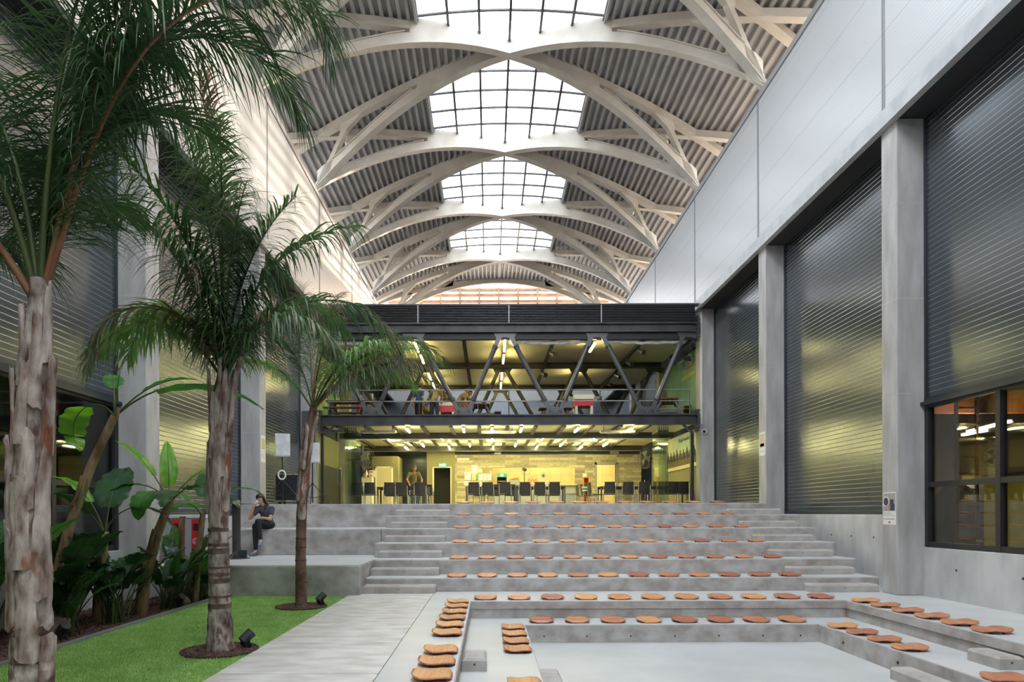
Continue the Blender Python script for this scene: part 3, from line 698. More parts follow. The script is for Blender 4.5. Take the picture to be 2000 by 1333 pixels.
# ------------------------------------------------------------------ workshop windows in the side walls
def workshop(side):
    s = 1 if side > 0 else -1; xp = 7.8 if s > 0 else -6.47; y1 = RY[0] if s > 0 else LY[0]
    z0, z1 = .87, 3.43
    o = MB(); xf = xp - s * .02
    def bx(a, c, zz0, zz1): o.box(*sorted((xf, xf + s * .10)), a, c, zz0, zz1)
    bx(Y0, y1, z0, z0 + .09); bx(Y0, y1, z1 - .09, z1 + .02); bx(Y0, y1, 1.93, 2.02); o.box(*sorted((xf - s * .006, xf + s * .106)), y1 - .10, y1 - .002, z0 - .004, z1 + .012)
    for q in range(1, 8): o.box(*sorted((xf - s * .006, xf + s * .106)), y1 - 1.75 * q - .05, y1 - 1.75 * q + .05, z0 - .004, z1 + .012)
    e = struct('window_1' if s > 0 else 'window_2', o, 'frame')
    g = MB(); g.box(*sorted((xp + s * .03, xp + s * .045)), Y0, y1 - .05, z0 + .05, z1 - .05)
    gg = g.build('glass', 'glass_win' if s > 0 else 'glass_dark', e); gg['kind'] = 'structure'
    r = MB(); xa, xb = sorted((xp + s * .32, xp + s * 6))
    r.box(xa, xb, Y0, y1 + 4.5, -.05, 0); r.box(xa, xb, Y0, y1 + 4.5, 5.2, 5.3); r.box(*sorted((xp + s * 6, xp + s * 6.1)), Y0, y1 + 4.5, 0, 5.2); r.box(xa, xb, y1 + 4.5, y1 + 4.6, 0, 5.2); r.box(xa, xb, Y0 - .1, Y0, 0, 5.2)
    struct('wall_' + ('right' if s > 0 else 'left'), r, 'room')
    return xp
workshop(1); workshop(-1)
def tubelamp(name, p0, p1, label, group, m='tube_w', r=.022, drop=0, cat='lamp'):
    p0 = Vector(p0); p1 = Vector(p1)
    t = thing(name, label, cat, (p0 + p1) / 2, 0, group)
    b = MB(); u = Vector((0, 0, .055)); b.bar(p0 + u, p1 + u, .075, .045); b.build('batten', 'batten', t, True)
    b = MB(); d = (p1 - p0).normalized() * .03; b.bar(p0 + d, p1 - d, r * 2.4, r * 1.4); b.build('tube', m, t, True)
    if drop:
        b = MB()
        for q in (.2, .8):
            p = p0.lerp(p1, q); b.tube([p + u, p + Vector((0, 0, drop))], .008, 6)
        b.build('hanger', 'dsteel2', t, True)
    return t
tubelamp('fluorescent_lamp', (10.3, 14.7, 3.2), (9.9, 12.95, 3.2), 'longer lit tube lamp seen inside the workshop through the big window', 'workshop lamps', 'tube_ws', drop=2.0)
tubelamp('fluorescent_lamp', (10.6, 15.3, 3.2), (10.5, 14.4, 3.2), 'shorter lit tube lamp deeper inside the workshop behind the window', 'workshop lamps', 'tube_ws', drop=2.0)
tubelamp('fluorescent_lamp', (-9.2, 10.2, 2.5), (-9.0, 9.2, 2.5), 'upper lit tube lamp behind the dark window beside the leaning banana plant', 'office lamps', drop=2.7)
tubelamp('fluorescent_lamp', (-9.0, 10.9, 2.25), (-8.9, 10.1, 2.25), 'lower lit tube lamp behind the dark window beside the leaning banana plant', 'office lamps', drop=2.9)
t = thing('workshop_shelf', 'dark red steel ladder rack standing inside the workshop behind the window', 'rack', (9.3, 13.3, 0))
for x in (9.1, 9.5):
    b = MB(); b.box(x, x + .05, 13.3, 13.35, 0.002, 4.6); b.build('upright', 'wood', t, True)
for q in range(14):
    b = MB(); b.box(9.1, 9.55, 13.3, 13.34, .3 + .32 * q, .34 + .32 * q); b.build('rung', 'wood', t, True)
t = thing('crane_beam', 'orange steel crane beam high inside the workshop behind the window', 'beam', (11, 13.9, 3.6))
b = MB(); b.box(8.4, 13.7, 13.9, 14.0, 3.5, 3.9); b.build('web', 'orange', t, True)
b = MB(); b.box(8.4, 13.7, 13.8, 14.1, 3.9, 3.95); b.build('flange', 'orange', t, True)
t = thing('yellow_partition', 'yellow green board partition inside the workshop behind the lower window pane', 'partition', (8.7, 11.0, 0))
b = MB(); b.box(8.65, 8.72, 9.4, 11.93, 0.005, 2.14); b.build('board', 'yellow', t, True)
b = MB(); b.box(8.63, 8.65, 9.4, 11.93, 2.08, 2.14); b.box(8.63, 8.65, 10.9, 10.98, .05, 2.08); b.build('edge_strip', 'black', t, True)
t = thing('round_machine', 'large dark round machine inside the workshop behind the lower window pane', 'machine', (9.6, 13.9, 0))
b = MB(); b.tube([(9.7, 14.2, 1.25), (10.2, 14.2, 1.25)], .85, 28); b.build('drum', 'dsteel', t, True, smooth=False)
b = MB(); b.box(9.75, 10.15, 13.8, 14.6, 0.003, .5); b.build('base', 'black', t, True)
# ------------------------------------------------------------------ cafe building across the hall
FY = 23.25
def px(x, d): return (x - 955) * d / 1333.0
# slabs
b = MB(); b.box(-5.75, 7.1, FY + .2, 33.2, 4.60, 4.84); struct('floor', b, 'dsteel')
b = MB(); b.box(-5.75, 7.15, FY + .15, 33.2, 4.575, 4.60); struct('ceiling', b, 'ceil_y')
b = MB(); b.box(-5.75, 7.15, FY + .15, 33.4, 7.66, 7.70); struct('ceiling', b, 'ceil_y')
b = MB(); b.box(-5.75, 7.15, FY + .3, 33.4, 7.70, 8.45); struct('roof_slab', b, 'dsteel')
# louvre band
t = thing('louvre_band', 'wide dark horizontal louvre band crowning the cafe front', 'louvre', (.66, FY, 8.0))
b = MB(); b.box(-5.7, 7.08, FY + .14, FY + .22, 7.975, 8.58); b.build('backing', 'black', t, True)
for i in range(11):
    z = 7.99 + .056 * i; m = MB()
    m.add([(-5.7, FY + .02, z), (7.08, FY + .02, z), (7.08, FY + .12, z + .035), (-5.7, FY + .12, z + .035), (-5.7, FY + .02, z + .012), (7.08, FY + .02, z + .012), (7.08, FY + .12, z + .047), (-5.7, FY + .12, z + .047)],
          [(0, 3, 2, 1), (4, 5, 6, 7), (0, 1, 5, 4), (1, 2, 6, 5), (2, 3, 7, 6), (3, 0, 4, 7)])
    m.build('slat', 'dsteel2', t, True)
for x in (-2.4, .7, 3.85):
    m = MB(); m.box(x - .02, x + .02, FY - .005, FY + .03, 7.97, 8.58); m.build('mullion', 'greytrim', t, True)
m = MB(); m.box(-5.85, 7.2, FY - .02, FY + .3, 8.58, 8.62); m.build('cap', 'dsteel2', t, True)
# trusses
TX = [-5.70, -2.56, .574, 3.72, 6.86]; BX = [-4.0, -.86, 2.28, 5.42]
def truss(y, label, front):
    t = thing('steel_truss', label, 'truss', (.66, y, 4.84), 0, 'trusses of the upper cafe floor')
    def ibeam(nm, z0, z1, d):
        m = MB(); m.box(-5.73, 7.1, y + d * .5 - .02, y + d * .5 + .02, z0, z1); m.box(-5.73, 7.1, y, y + d, z0, z0 + .035); m.box(-5.73, 7.1, y, y + d, z1 - .035, z1); m.build(nm, 'dsteel', t, True)
    if front: ibeam('bottom_chord', 4.50, 4.85, .26); ibeam('top_chord', 7.66, 7.97, .26)
    else: ibeam('top_chord', 7.45, 7.655, .26)
    if front:
        m = MB(); m.box(-5.73, 7.1, y + .14, y + .3, 7.44, 7.66); m.build('head_rail', 'black', t, True)
    yc = y + .13; zt = 7.60 if front else 7.36; zb = 4.98; mt = 'dsteel2' if front else 'dsteel'
    for i, bx in enumerate(BX):
        for tx, s in ((TX[i], -1), (TX[i + 1], 1)):
            a = Vector((bx + s * .17, yc, zb)); c = Vector((tx - s * .17, yc, zt - .02)); d = (c - a).normalized()
            m = MB(); m.tube([a + d * .42, c - d * .42], .082, 14); dg = m.build('diagonal', mt, t, True, smooth=False)
            for q0, q1 in ((a, a + d * .44), (c, c - d * .44)):
                m = MB(); m.bar(q0, q1, .15, .05, (0, 1, 0)); m.build('fork_end', mt, t, True)
            if front:
                for q, e in ((a, d), (c, -d)):
                    m = MB(); m.tube([q + e * o for o in (.40, .402, .425, .427, .468, .47, .493, .495)], [.09, .105, .105, .088, .088, .105, .105, .09], 14); m.build('collar', mt, t, True)
                m = MB(); m.tube([a + Vector((0, -.045, 0)), a + Vector((0, .045, 0))], .05, 12); m.build('pin', 'dsteel', t, True)
        m = MB(); m.prism([(bx - .36, 4.85), (bx + .36, 4.85), (bx + .28, 5.06), (bx + .08, 5.12), (bx - .08, 5.12), (bx - .28, 5.06)], lambda p, sd: (p[0], yc - .018 + .036 * sd, p[1])); m.build('gusset_plate', mt, t, True)
        if front:
            m = MB()
            for q in (-.22, -.07, .07, .22): m.box(bx + q - .008, bx + q + .008, y + .02, y + .24, 4.85, 4.97)
            m.build('stiffener', mt, t, True)
    for tx in TX:
        m = MB(); zo = 0 if front else -.21; m.prism([(tx + .40, 7.66), (tx - .40, 7.66), (tx - .28, 7.42), (tx - .08, 7.5), (tx + .08, 7.5), (tx + .28, 7.42)], lambda p, sd: (p[0], yc - .018 + .036 * sd, p[1] + zo)); m.build('gusset_plate', mt, t, True)
    if front:
        for x in (-5.78, 7.1):
            for z0, z1 in ((4.25, 5.0), (7.35, 8.2)):
                m = MB(); m.box(x, x + .06, y - .06, y + .3, z0, z1)
                for q in range(5): m.tube([(x - .04, y - .02, z0 + .12 + q * .15), (x + .1, y - .02, z0 + .12 + q * .15)], .022, 6)
                m.build('end_plate', 'dsteel', t, True)
        for x, s in ((-5.6, 1), (6.98, -1)):
            m = MB(); m.bar((x, y + .1, 4.2), (x + s * .34, y + .1, 4.5), .07, .07, (0, 1, 0)); m.build('knee_brace', 'dsteel', t, True)
truss(FY, 'dark steel truss along the open front of the upper cafe floor', True)
truss(28.0, 'dark steel truss crossing the middle of the upper cafe floor', False)
truss(32.9, 'dark steel truss at the rear of the upper cafe floor', False)
# longitudinal ceiling beams
for i, x in enumerate((-4.0, -.86, 2.28, 5.42)):
    t = thing('ceiling_beam', f'dark steel beam under the upper cafe ceiling, {ORD[i]} from the palm side', 'beam', (x, 28, 7.6), 0, 'upper ceiling beams')
    m = MB(); m.box(x - .07, x + .07, FY + .3, 32.9, 7.50, 7.53); m.box(x - .02, x + .02, FY + .3, 32.9, 7.53, 7.66); m.build('beam', 'dsteel', t, True)
LBX = [-5.25, -4.27, -3.28, -2.3, -1.31, -.33, .65, 1.63, 2.62, 3.6, 4.58, 5.56]
for i, x in enumerate(LBX):
    t = thing('ceiling_beam', f'grey steel joist under the lower cafe ceiling, {ORD[i]} from the palm side', 'beam', (x, 28, 4.5), 0, 'lower ceiling joists')
    m = MB(); m.box(x - .075, x + .075, FY + .3, 32.0, 4.47, 4.49); m.box(x - .03, x + .03, FY + .3, 32.0, 4.49, 4.575); m.build('joist', 'dsteel', t, True)
for i, y in enumerate((26.2, 31.4)):
    t = thing('cross_beam', f'dark steel cross beam under the lower cafe ceiling, {ORD[i]} from the front', 'beam', (.66, y, 4.4), 0, 'lower cross beams')
    m = MB(); m.box(-5.75, 7.1, y, y + .16, 4.36, 4.385); m.box(-5.75, 7.1, y + .06, y + .10, 4.385, 4.575); m.build('beam', 'dsteel', t, True)
    m = MB(); m.tube([(-5.6, y + .20, 4.35), (7.0, y + .20, 4.35)], .02, 6); m.build('conduit', 'chrome', t, True)
# lamps
rows = [(24.25, [-2.86, -.89, .12, 1.15, 3.12, 5.0]), (26.9, [-3.9, -1.82, .14, 2.11, 4.08]), (29.5, [-2.85, -.82, 1.16, 3.13, 5.03]), (30.75, [-3.72, -1.77, .2, 2.16, 4.13])]
for j, (y, xs) in enumerate(rows):
    for i, x in enumerate(xs):
        tubelamp('ceiling_lamp', (x, y - .55, 4.41), (x, y + .55, 4.41), f'glowing tube lamp, {ORD[i]} from the palm side, {ORD[j]} row of the lower cafe ceiling', f'{ORD[j]} row of lower ceiling lamps', 'tube_low', .022)
for j, (x, ys) in enumerate(((-2.56, (24.3, 26.3, 29.6, 31.7)), (.574, (24.3, 26.3, 29.6, 31.7)), (3.72, (24.4, 29.6)))):
    for i, y in enumerate(ys):
        tubelamp('strip_lamp', (x, y - .7, 7.40), (x, y + .7, 7.40), f'glowing strip lamp, {ORD[i]} from the front, upper ceiling {["line above the people", "middle line", "line above the football table"][j]}', 'upper strip lamps', 'tube', .026, .27)
for i, (x, y) in enumerate(((2.25, 25.0), (2.2, 28.6), (5.38, 24.6), (5.38, 26.6), (5.38, 29.0), (5.38, 31.0))):
    t = thing('spotlight', f'small grey ceiling spotlight, {ORD[i]} of six on the upper beams toward the teal mural', 'spotlight', (x, y, 7.36), 0, 'upper ceiling spotlights')
    m = MB(); m.tube([(x + .05, y, 7.52), (x + .05, y, 7.36)], .02, 6); m.build('bracket', 'dsteel', t, True)
    m = MB(); m.tube([(x + .02, y + .1, 7.36), (x + .18, y - .18, 7.22)], [.06, .10], 12); m.build('head', 'dsteel', t, True)
for i, (x, y) in enumerate(((-3.9, 24.2), (-3.4, 27.2), (.35, 24.4), (.5, 27.4), (4.6, 24.4), (3.75, 27.4))):
    t = thing('heater_panel', f'pale flat radiant heater under the lower cafe ceiling, {ORD[i]} of six', 'heater', (x, y, 4.3), 0, 'ceiling heaters')
    m = MB(); m.box(x - .62, x + .62, y - .12, y + .12, 4.34, 4.42); m.build('casing', 'greyplastic', t, True, bevel=.01)
    m = MB(); m.box(x - .58, x + .58, y - .09, y + .09, 4.328, 4.34); m.build('grille', 'white', t, True)
    m = MB(); m.box(x - .5, x - .48, y - .01, y + .01, 4.42, 4.575); m.box(x + .48, x + .5, y - .01, y + .01, 4.42, 4.575); m.build('hanger', 'dsteel2', t, True)
# railing
t = thing('railing', 'thin grey steel railing of two rails along the open upper floor', 'railing', (.66, FY, 4.85))
for z in (5.35, 5.74):
    m = MB(); m.tube([(-5.55, FY + .34, z), (6.95, FY + .34, z)], .022, 8); m.build('rail', 'greytrim', t, True)
for x in (-5.55, -2.4, .7, 3.85, 6.95):
    m = MB(); m.tube([(x, FY + .34, 4.84), (x, FY + .34, 5.74)], .018, 8); m.build('post', 'dsteel2', t, True)
# ground floor rear wall
WB = 32.0
def X(p): return (p - 955) * WB / 1333
b = MB()
hx0, hx1, hz0, hz1 = X(962), X(1124), 2.71, 3.63
dx0, dx1, dz1 = X(1166), X(1203), 3.74
sx0, sx1, st = X(889), 7.15, 4.22
b.box(sx0, hx0, WB, WB + .2, 1.73, st); b.box(hx0, hx1, WB, WB + .2, 1.73, hz0); b.box(hx0, hx1, WB, WB + .2, hz1, st)
b.box(hx1, dx0, WB, WB + .2, 1.73, st); b.box(dx0, dx1, WB, WB + .2, dz1, st); b.box(dx1, sx1, WB, WB + .2, 1.73, st)
struct('wall_cafe_rear', b, 'stone')
b = MB(); b.box(X(834), X(847), WB - .02, WB + .2, 1.73, 4.36); b.box(X(881), sx0, WB - .02, WB + .2, 1.73, 4.36); b.box(X(847), X(881), WB - .02, WB + .2, 3.61, 4.36)
struct('wall_cafe_olive', b, 'olive')
b = MB(); b.box(X(845), X(848), WB - .05, WB - .0, 2.5, 3.66); b.box(X(880), X(882), WB - .05, WB - .0, 1.73, 3.66); b.box(X(845), X(882), WB - .05, WB, 3.61, 3.66)
struct('door_1', b, 'cream')
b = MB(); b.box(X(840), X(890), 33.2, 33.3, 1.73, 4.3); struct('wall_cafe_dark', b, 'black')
# kitchen room seen through the hatch and the door
b = MB(); b.box(hx0 - .8, 6.6, 34.4, 34.5, 1.73, 4.5); b.box(hx0 - .8, hx0 - .7, WB + .2, 34.4, 1.73, 4.5); b.box(6.6, 6.7, WB + .2, 34.5, 1.73, 4.5); b.box(hx0 - .8, 6.7, WB + .2, 34.5, 4.4, 4.5)
struct('wall_kitchen', b, 'tile')
b = MB()
for i in range(15): b.box(hx0 - .7 + .52 * i, hx0 - .692 + .52 * i, 34.39, 34.40, 1.73, 4.4)
for i in range(6): b.box(hx0 - .7, 6.6, 34.39, 34.40, 1.95 + .36 * i, 1.957 + .36 * i)
struct('trim_9', b, 'grout')
for i, x in enumerate((1.2, 3.0, 5.4)):
    tubelamp('kitchen_lamp', (x - .6, 33.0, 4.2), (x + .6, 33.0, 4.2), f'tube lamp on the kitchen ceiling, {ORD[i]} behind the serving hatch', 'kitchen lamps', 'tube', .03, .2)
b = MB(); f = .045
b.box(dx0 - .1, dx0, WB - .04, WB + .2, 1.73, dz1 + .1); b.box(dx1, dx1 + .1, WB - .04, WB + .2, 1.73, dz1 + .1); b.box(dx0 - .1, dx1 + .1, WB - .04, WB + .2, dz1, dz1 + .1)
struct('door_2', b, 'greytrim')
t = thing('serving_counter', 'dark counter ledge of the serving hatch in the stone wall', 'counter', ((hx0 + hx1) / 2, WB, 2.7))
m = MB(); m.box(hx0 + .005, hx1 - .005, WB - .25, WB + .45, 2.715, 2.76); m.build('worktop', 'dsteel2', t, True)
m = MB(); m.box(hx0, hx1, WB - .18, WB - .16, 1.735, 2.715); m.build('front_panel', 'greyplastic', t, True)
# clear-storey strip above the stone wall
b = MB(); b.box(sx0, X(960), WB + .02, WB + .1, st, 4.4); struct('window_3', b, 'black')
b = MB(); b.box(X(960), 7.1, WB + .05, WB + .1, st, 4.42); struct('window_4', b, 'panel_frame')
b = MB(); b.box(X(966), X(979), WB + .0, WB + .05, 4.24, 4.37); b.box(X(1192), X(1209), WB, WB + .05, 4.24, 4.37); struct('window_5', b, 'greyplastic')
# sheet-metal wall behind the palm-side corner
b = MB(); b.box(-5.9, X(834), 33.6, 33.7, 1.73, 4.5); struct('wall_corner', b, 'panel_d')
t = thing('plant_room', 'olive painted flat-topped room box with a cream door in the cafe corner', 'room', (-4.6, 31.4, 1.73))
m = MB(); m.box(-5.3, X(783), 31.0, 32.6, 1.73, 4.08); m.build('walls', 'olive', t, True)
m = MB(); m.box(-5.1, -4.42, 30.97, 31.0, 1.73, 3.55); dl = m.build('door', 'cream', t, True)
m = MB(); m.box(-5.16, -5.1, 30.95, 31.0, 1.73, 3.61); m.box(-4.42, -4.36, 30.95, 31.0, 1.73, 3.61); m.box(-5.16, -4.36, 30.95, 31.0, 3.55, 3.61); m.build('door_frame', 'white', t, True)
m = MB(); m.box(-4.33, -4.1, 30.97, 31.0, 2.28, 2.4); m.build('switch_plate', 'white', t, True)
t = thing('emergency_light', 'small white box luminaire on the stone wall above the papers', 'lamp', (X(905), WB, 4.0))
m = MB(); m.box(X(893), X(917), WB - .07, WB, 3.99, 4.05); m.build('housing', 'white', t, True, bevel=.008)
m = MB(); m.box(X(894), X(916), WB - .06, WB, 3.97, 3.99); m.build('diffuser', 'paper', t, True)
t = thing('exit_sign', 'green running man exit sign hanging above the dark doorway', 'sign', (X(865), WB - .15, 3.74))
m = MB(); m.box(X(858), X(872), WB - .16, WB - .12, 3.66, 3.80); m.build('panel', 'exit_g', t, True)
m = MB(); x0 = X(865); y = WB - .165
m.box(x0 - .025, x0 + .02, y, y + .004, 3.72, 3.76); m.ball((x0 + .012, y, 3.775), (.012, .004, .012), 8, 6)
m.bar((x0 - .02, y, 3.72), (x0 - .05, y, 3.68), .004, .014, (0, 1, 0)); m.bar((x0 + .01, y, 3.72), (x0 + .04, y, 3.69), .004, .014, (0, 1, 0)); m.bar((x0 - .02, y, 3.755), (x0 - .05, y, 3.735), .004, .012, (0, 1, 0))
m.box(x0 + .07, x0 + .12, y, y + .004, 3.69, 3.77); m.prism([(x0 - .14, 3.73), (x0 - .10, 3.70), (x0 - .10, 3.76)], lambda p, s: (p[0], y + .004 * s, p[1])); m.box(x0 - .10, x0 - .07, y, y + .004, 3.722, 3.738)
m.build('pictogram', 'exit_w', t, True)
m = MB(); m.tube([(x0, WB - .14, 3.8), (x0, WB - .14, 4.575)], .01, 6); m.build('conduit', 'dsteel2', t, True)
t = thing('wall_clock', 'round white wall clock with dark numerals on the tiled kitchen wall', 'clock', (X(1062) * 34.3 / 32, 34.35, 3.36))
cx, cz = X(1061.5) * 34.3 / 32, 3.36
m = MB(); m.tube([(cx, 34.36, cz), (cx, 34.39, cz)], .17, 28); m.build('face', 'white', t, True)
m = MB()
for i in range(12):
    a = PI * i / 6; m.bar((cx + .105 * math.sin(a), 34.355, cz + .105 * math.cos(a)), (cx + .15 * math.sin(a), 34.355, cz + .15 * math.cos(a)), .03, .006, (0, 1, 0))
m.build('numerals', 'ink', t, True)
m = MB(); m.tube([(cx, 34.35, cz), (cx, 34.358, cz)], .075, 20); m.build('centre_disc', 'ink', t, True)
m = MB(); m.bar((cx - .01, 34.345, cz), (cx + .05, 34.345, cz + .02), .012, .004, (0, 1, 0)); m.bar((cx, 34.345, cz), (cx - .06, 34.345, cz + .03), .01, .004, (0, 1, 0)); m.build('hands', 'white', t, True)
t = thing('wall_picture', 'pale food poster with orange shapes on the kitchen tiles beside the clock', 'poster', (X(1041) * 34.3 / 32, 34.37, 3.15))
px0 = X(1041) * 34.3 / 32
m = MB(); m.box(px0 - .29, px0 + .29, 34.37, 34.39, 2.98, 3.42); m.build('sheet', 'cream', t, True)
m = MB()
for q in range(9): m.ball((px0 - .22 + .055 * q, 34.368, 3.12 + .05 * math.sin(q * 2.1)), (.04, .004, .03), 8, 6)
m.build('print', 'orange', t, True)
# papers on the stone wall
for i, (x0, x1, y0, y1, mt, lb) in enumerate(((908, 920, 922, 938, 'paper', 'white notice with a small dark photo, leftmost of the upper papers'), (921.5, 933, 909, 926, 'paper', 'tall blank white notice, highest of the papers'), (934, 942, 917, 924, 'cream', 'small cream card beside the highest paper'),
        (922, 929.5, 927, 938, 'yellow_ink', 'yellow suggestion box leaflet below the highest paper'), (931, 934.5, 929, 936, 'teal', 'tiny blue card between the yellow leaflet and the notices'), (935, 943, 927, 939, 'paper', 'notice with scattered dark marks, first of a row of three'),
        (944, 951, 927, 939, 'paper', 'plain notice, middle of the row of three'), (952, 960, 927, 939, 'paper', 'notice with one dark line nearest the hatch'), (907, 918, 940, 948, 'paper', 'wide paper low on the stone wall behind the table end'))):
    z1 = 1.5 + (1002 - y0) * WB / 1333; z0 = 1.5 + (1002 - y1) * WB / 1333
    t = thing('wall_notice', lb + ' on the stone wall', 'notice', (X((x0 + x1) / 2), WB - .01, z0), 0, 'notices on the stone wall')
    m = MB(); m.box(X(x0), X(x1), WB - .012, WB - .001, z0, z1); m.build('sheet', mt, t, True)
    if mt == 'paper':
        m = MB(); W_ = X(x1) - X(x0); H_ = z1 - z0
        if 'dark photo' in lb: m.box(X(x0) + .15 * W_, X(x0) + .5 * W_, WB - .015, WB - .012, z0 + .6 * H_, z0 + .8 * H_)
        for q in range(4): m.box(X(x0) + .15 * W_, X(x0) + (.5 + .35 * ((q * 7) % 3) / 2) * W_, WB - .015, WB - .012, z0 + (.15 + .1 * q) * H_, z0 + (.17 + .1 * q) * H_)
        m.build('print', 'inkg', t, True)
# kitchen items on the counter
t = thing('display_fridge', 'small counter display fridge with a blue lit header in the serving hatch', 'fridge', (X(980), WB + .2, 2.76))
m = MB(); a, c = X(971), X(990); m.box(a, a + .03, WB + .0, WB + .4, 2.76, 3.22); m.box(c - .03, c, WB, WB + .4, 2.76, 3.22); m.box(a, c, WB + .37, WB + .4, 2.76, 3.22); m.box(a, c, WB, WB + .4, 2.76, 2.80); m.build('cabinet', 'ink', t, True)
m = MB(); m.box(a - .01, c + .01, WB - .02, WB + .4, 3.17, 3.33); m.build('header', 'teal', t, True)
m = MB(); m.ball((X(980.5), WB - .02, 3.25), (.09, .006, .06), 14, 8); m.build('emblem', 'paper', t, True)
m = MB(); m.box(a + .03, c - .03, WB + .02, WB + .36, 2.97, 2.985); m.box(a + .03, c - .03, WB + .02, WB + .36, 2.85, 2.865); m.build('shelf', 'white', t, True)
t = thing('covered_trolley', 'grey cloth covered box beside the fridge in the serving hatch', 'box', (X(1005), WB + .2, 2.76))
m = MB(); m.box(X(994), X(1016), WB + .0, WB + .5, 2.76, 3.03); m.build('cover', 'greyplastic', t, True, bevel=.03)
m = MB(); m.box(X(995), X(1015), WB + .02, WB + .48, 3.03, 3.05); m.build('lid', 'shirt_k', t, True)
t = thing('bread_basket', 'shallow wooden basket on the grey covered box', 'basket', (X(1006), WB + .2, 3.06))
m = MB(); m.prism([(X(998), 3.06), (X(1012), 3.06), (X(1014), 3.17), (X(1010), 3.14), (X(998), 3.10)], lambda p, s: (p[0], WB + .05 + .35 * s, p[1])); m.build('basket', 'orange', t, True)
def wall_fan(loc, face, label, wallside, r=.42):
    """wall-mounted round fan; face: direction it blows, wallside: vector to its wall"""
    t = thing('wall_fan', label, 'fan', loc, 0, 'wall fans')
    c = Vector((0, 0, 0)); d = Vector(face).normalized(); x = d.orthogonal().normalized(); y = d.cross(x)
    m = MB()
    for q in (0, .12):
        m.tube([c + d * q + (x * math.cos(a) + y * math.sin(a)) * r for a in [2 * PI * i / 24 for i in range(25)]], .012, 5, caps=False)
    for i in range(14):
        a = 2 * PI * i / 14; v = x * math.cos(a) + y * math.sin(a)
        m.tube([c + d * .14 + v * .06, c + d * .16 + v * r * .6, c + d * .12 + v * r, c + v * r, c - d * .05 + v * .1], .005, 4, caps=False)
    m.build('cage', 'dsteel2', t)
    m = MB(); m.tube([c - d * .22, c], [.09, .08], 12); m.build('motor', 'black', t)
    m = MB()
    for i in range(3):
        a = 2 * PI * i / 3; v = x * math.cos(a) + y * math.sin(a); w2 = x * math.cos(a + .9) + y * math.sin(a + .9)
        m.add([c + d * .05, c + d * .03 + v * r * .8, c + d * .08 + w2 * r * .8, c + d * .07 + w2 * .05], [(0, 1, 2, 3)])
    m.build('blade', 'black', t)
    m = MB(); ws = Vector(wallside); m.tube([c - d * .2, c - d * .2 + ws * .7 + Vector((0, 0, -.05)), c - d * .2 + ws, c - d * .2 + ws + Vector((0, 0, .6))], .02, 6); m.build('arm', 'black', t)
wall_fan((px(714, 28), 28.0, 3.74), (.75, -.6, 0), 'black wall fan beside the white cabinet on the palm side of the cafe', (-.7, .35, 0))
wall_fan((px(1263, 28.5), 28.5, 3.75), (-.85, -.35, 0), 'black wall fan near the silver chair rack on the mural side of the cafe', (.45, .1, 0))
wall_fan((px(1340, 24.6), 24.6, 7.0), (-.6, -.7, -.3), 'black wall fan high by the teal mural on the upper floor', (.2, .1, 0), .32)
t = thing('pedestal_fan', 'dark desk fan standing in the serving hatch', 'fan', (X(1024.5), WB + .1, 2.76))
m = MB(); m.tube([(X(1024.5), WB + .1, 2.76), (X(1024.5), WB + .1, 2.79)], .10, 14); m.build('base', 'ink', t, True)
m = MB(); m.tube([(X(1024.5), WB + .1, 2.78), (X(1024.5), WB + .1, 3.5)], .018, 8); m.build('pole', 'ink', t, True)
m = MB(); m.tube([(X(1024.5) + .05, WB + .25, 3.52), (X(1024.5) - .03, WB - .05, 3.52)], .08, 12); m.build('motor', 'ink', t, True)
m = MB(); c = Vector((X(1028), WB + .3, 3.48)); m.tube([c + Vector((math.cos(a), .2 * math.sin(a), math.sin(a))) * .2 for a in [2 * PI * i / 20 for i in range(21)]], .008, 5); m.build('cage', 'chrome', t, True)
# side walls of the cafe and murals
b = MB(); b.box(-6.45, -6.35, 23.9, 29.1, 1.73, 4.5); b.box(-6.45, -6.35, 29.6, 33.6, 1.73, 4.5); struct('wall_cafe_left', b, 'olive')
b = MB(); b.box(-6.35, -6.31, 23.95, 29.05, 1.73, 3.35); struct('wall_cafe_dado', b, 'black')
b = MB(); b.box(7.67, 7.78, 24.05, 29.2, 1.73, 3.2); b.box(7.67, 7.78, 29.7, WB + .2, 1.73, 4.5); struct('wall_cafe_right', b, 'olive')
t = thing('crowd_mural', 'pale sky wall mural with a row of dark figures and lettering', 'mural', (7.62, 26.6, 3.2))
m = MB(); m.box(7.60, 7.66, 24.05, 29.15, 3.2, 4.55); m.build('panel', 'mural_sky', t, True)
m = MB(); m.box(7.585, 7.6, 24.05, 29.15, 3.2, 3.33); m.build('lower_band', 'cream', t, True)
m = MB(); m.box(7.59, 7.6, 24.05, 29.15, 3.33, 3.62); m.build('ground_band', 'shirt_k2', t, True)
rr = random.Random(3)
for i in range(11):
    y = 24.3 + .46 * i; h = rr.uniform(.34, .42)
    m = MB(); m.box(7.580, 7.592, y - .12, y + .12, 3.56, 3.56 + h * .75); m.ball((7.586, y, 3.56 + h * .9), (.006, .07, .09), 10, 6); m.bar((7.586, y - .12, 3.8), (7.586, y - .19, 3.6), .012, .06); m.bar((7.586, y + .12, 3.8), (7.586, y + .18, 3.62), .012, .06)
    m.build('figure', 'ink', t, True)
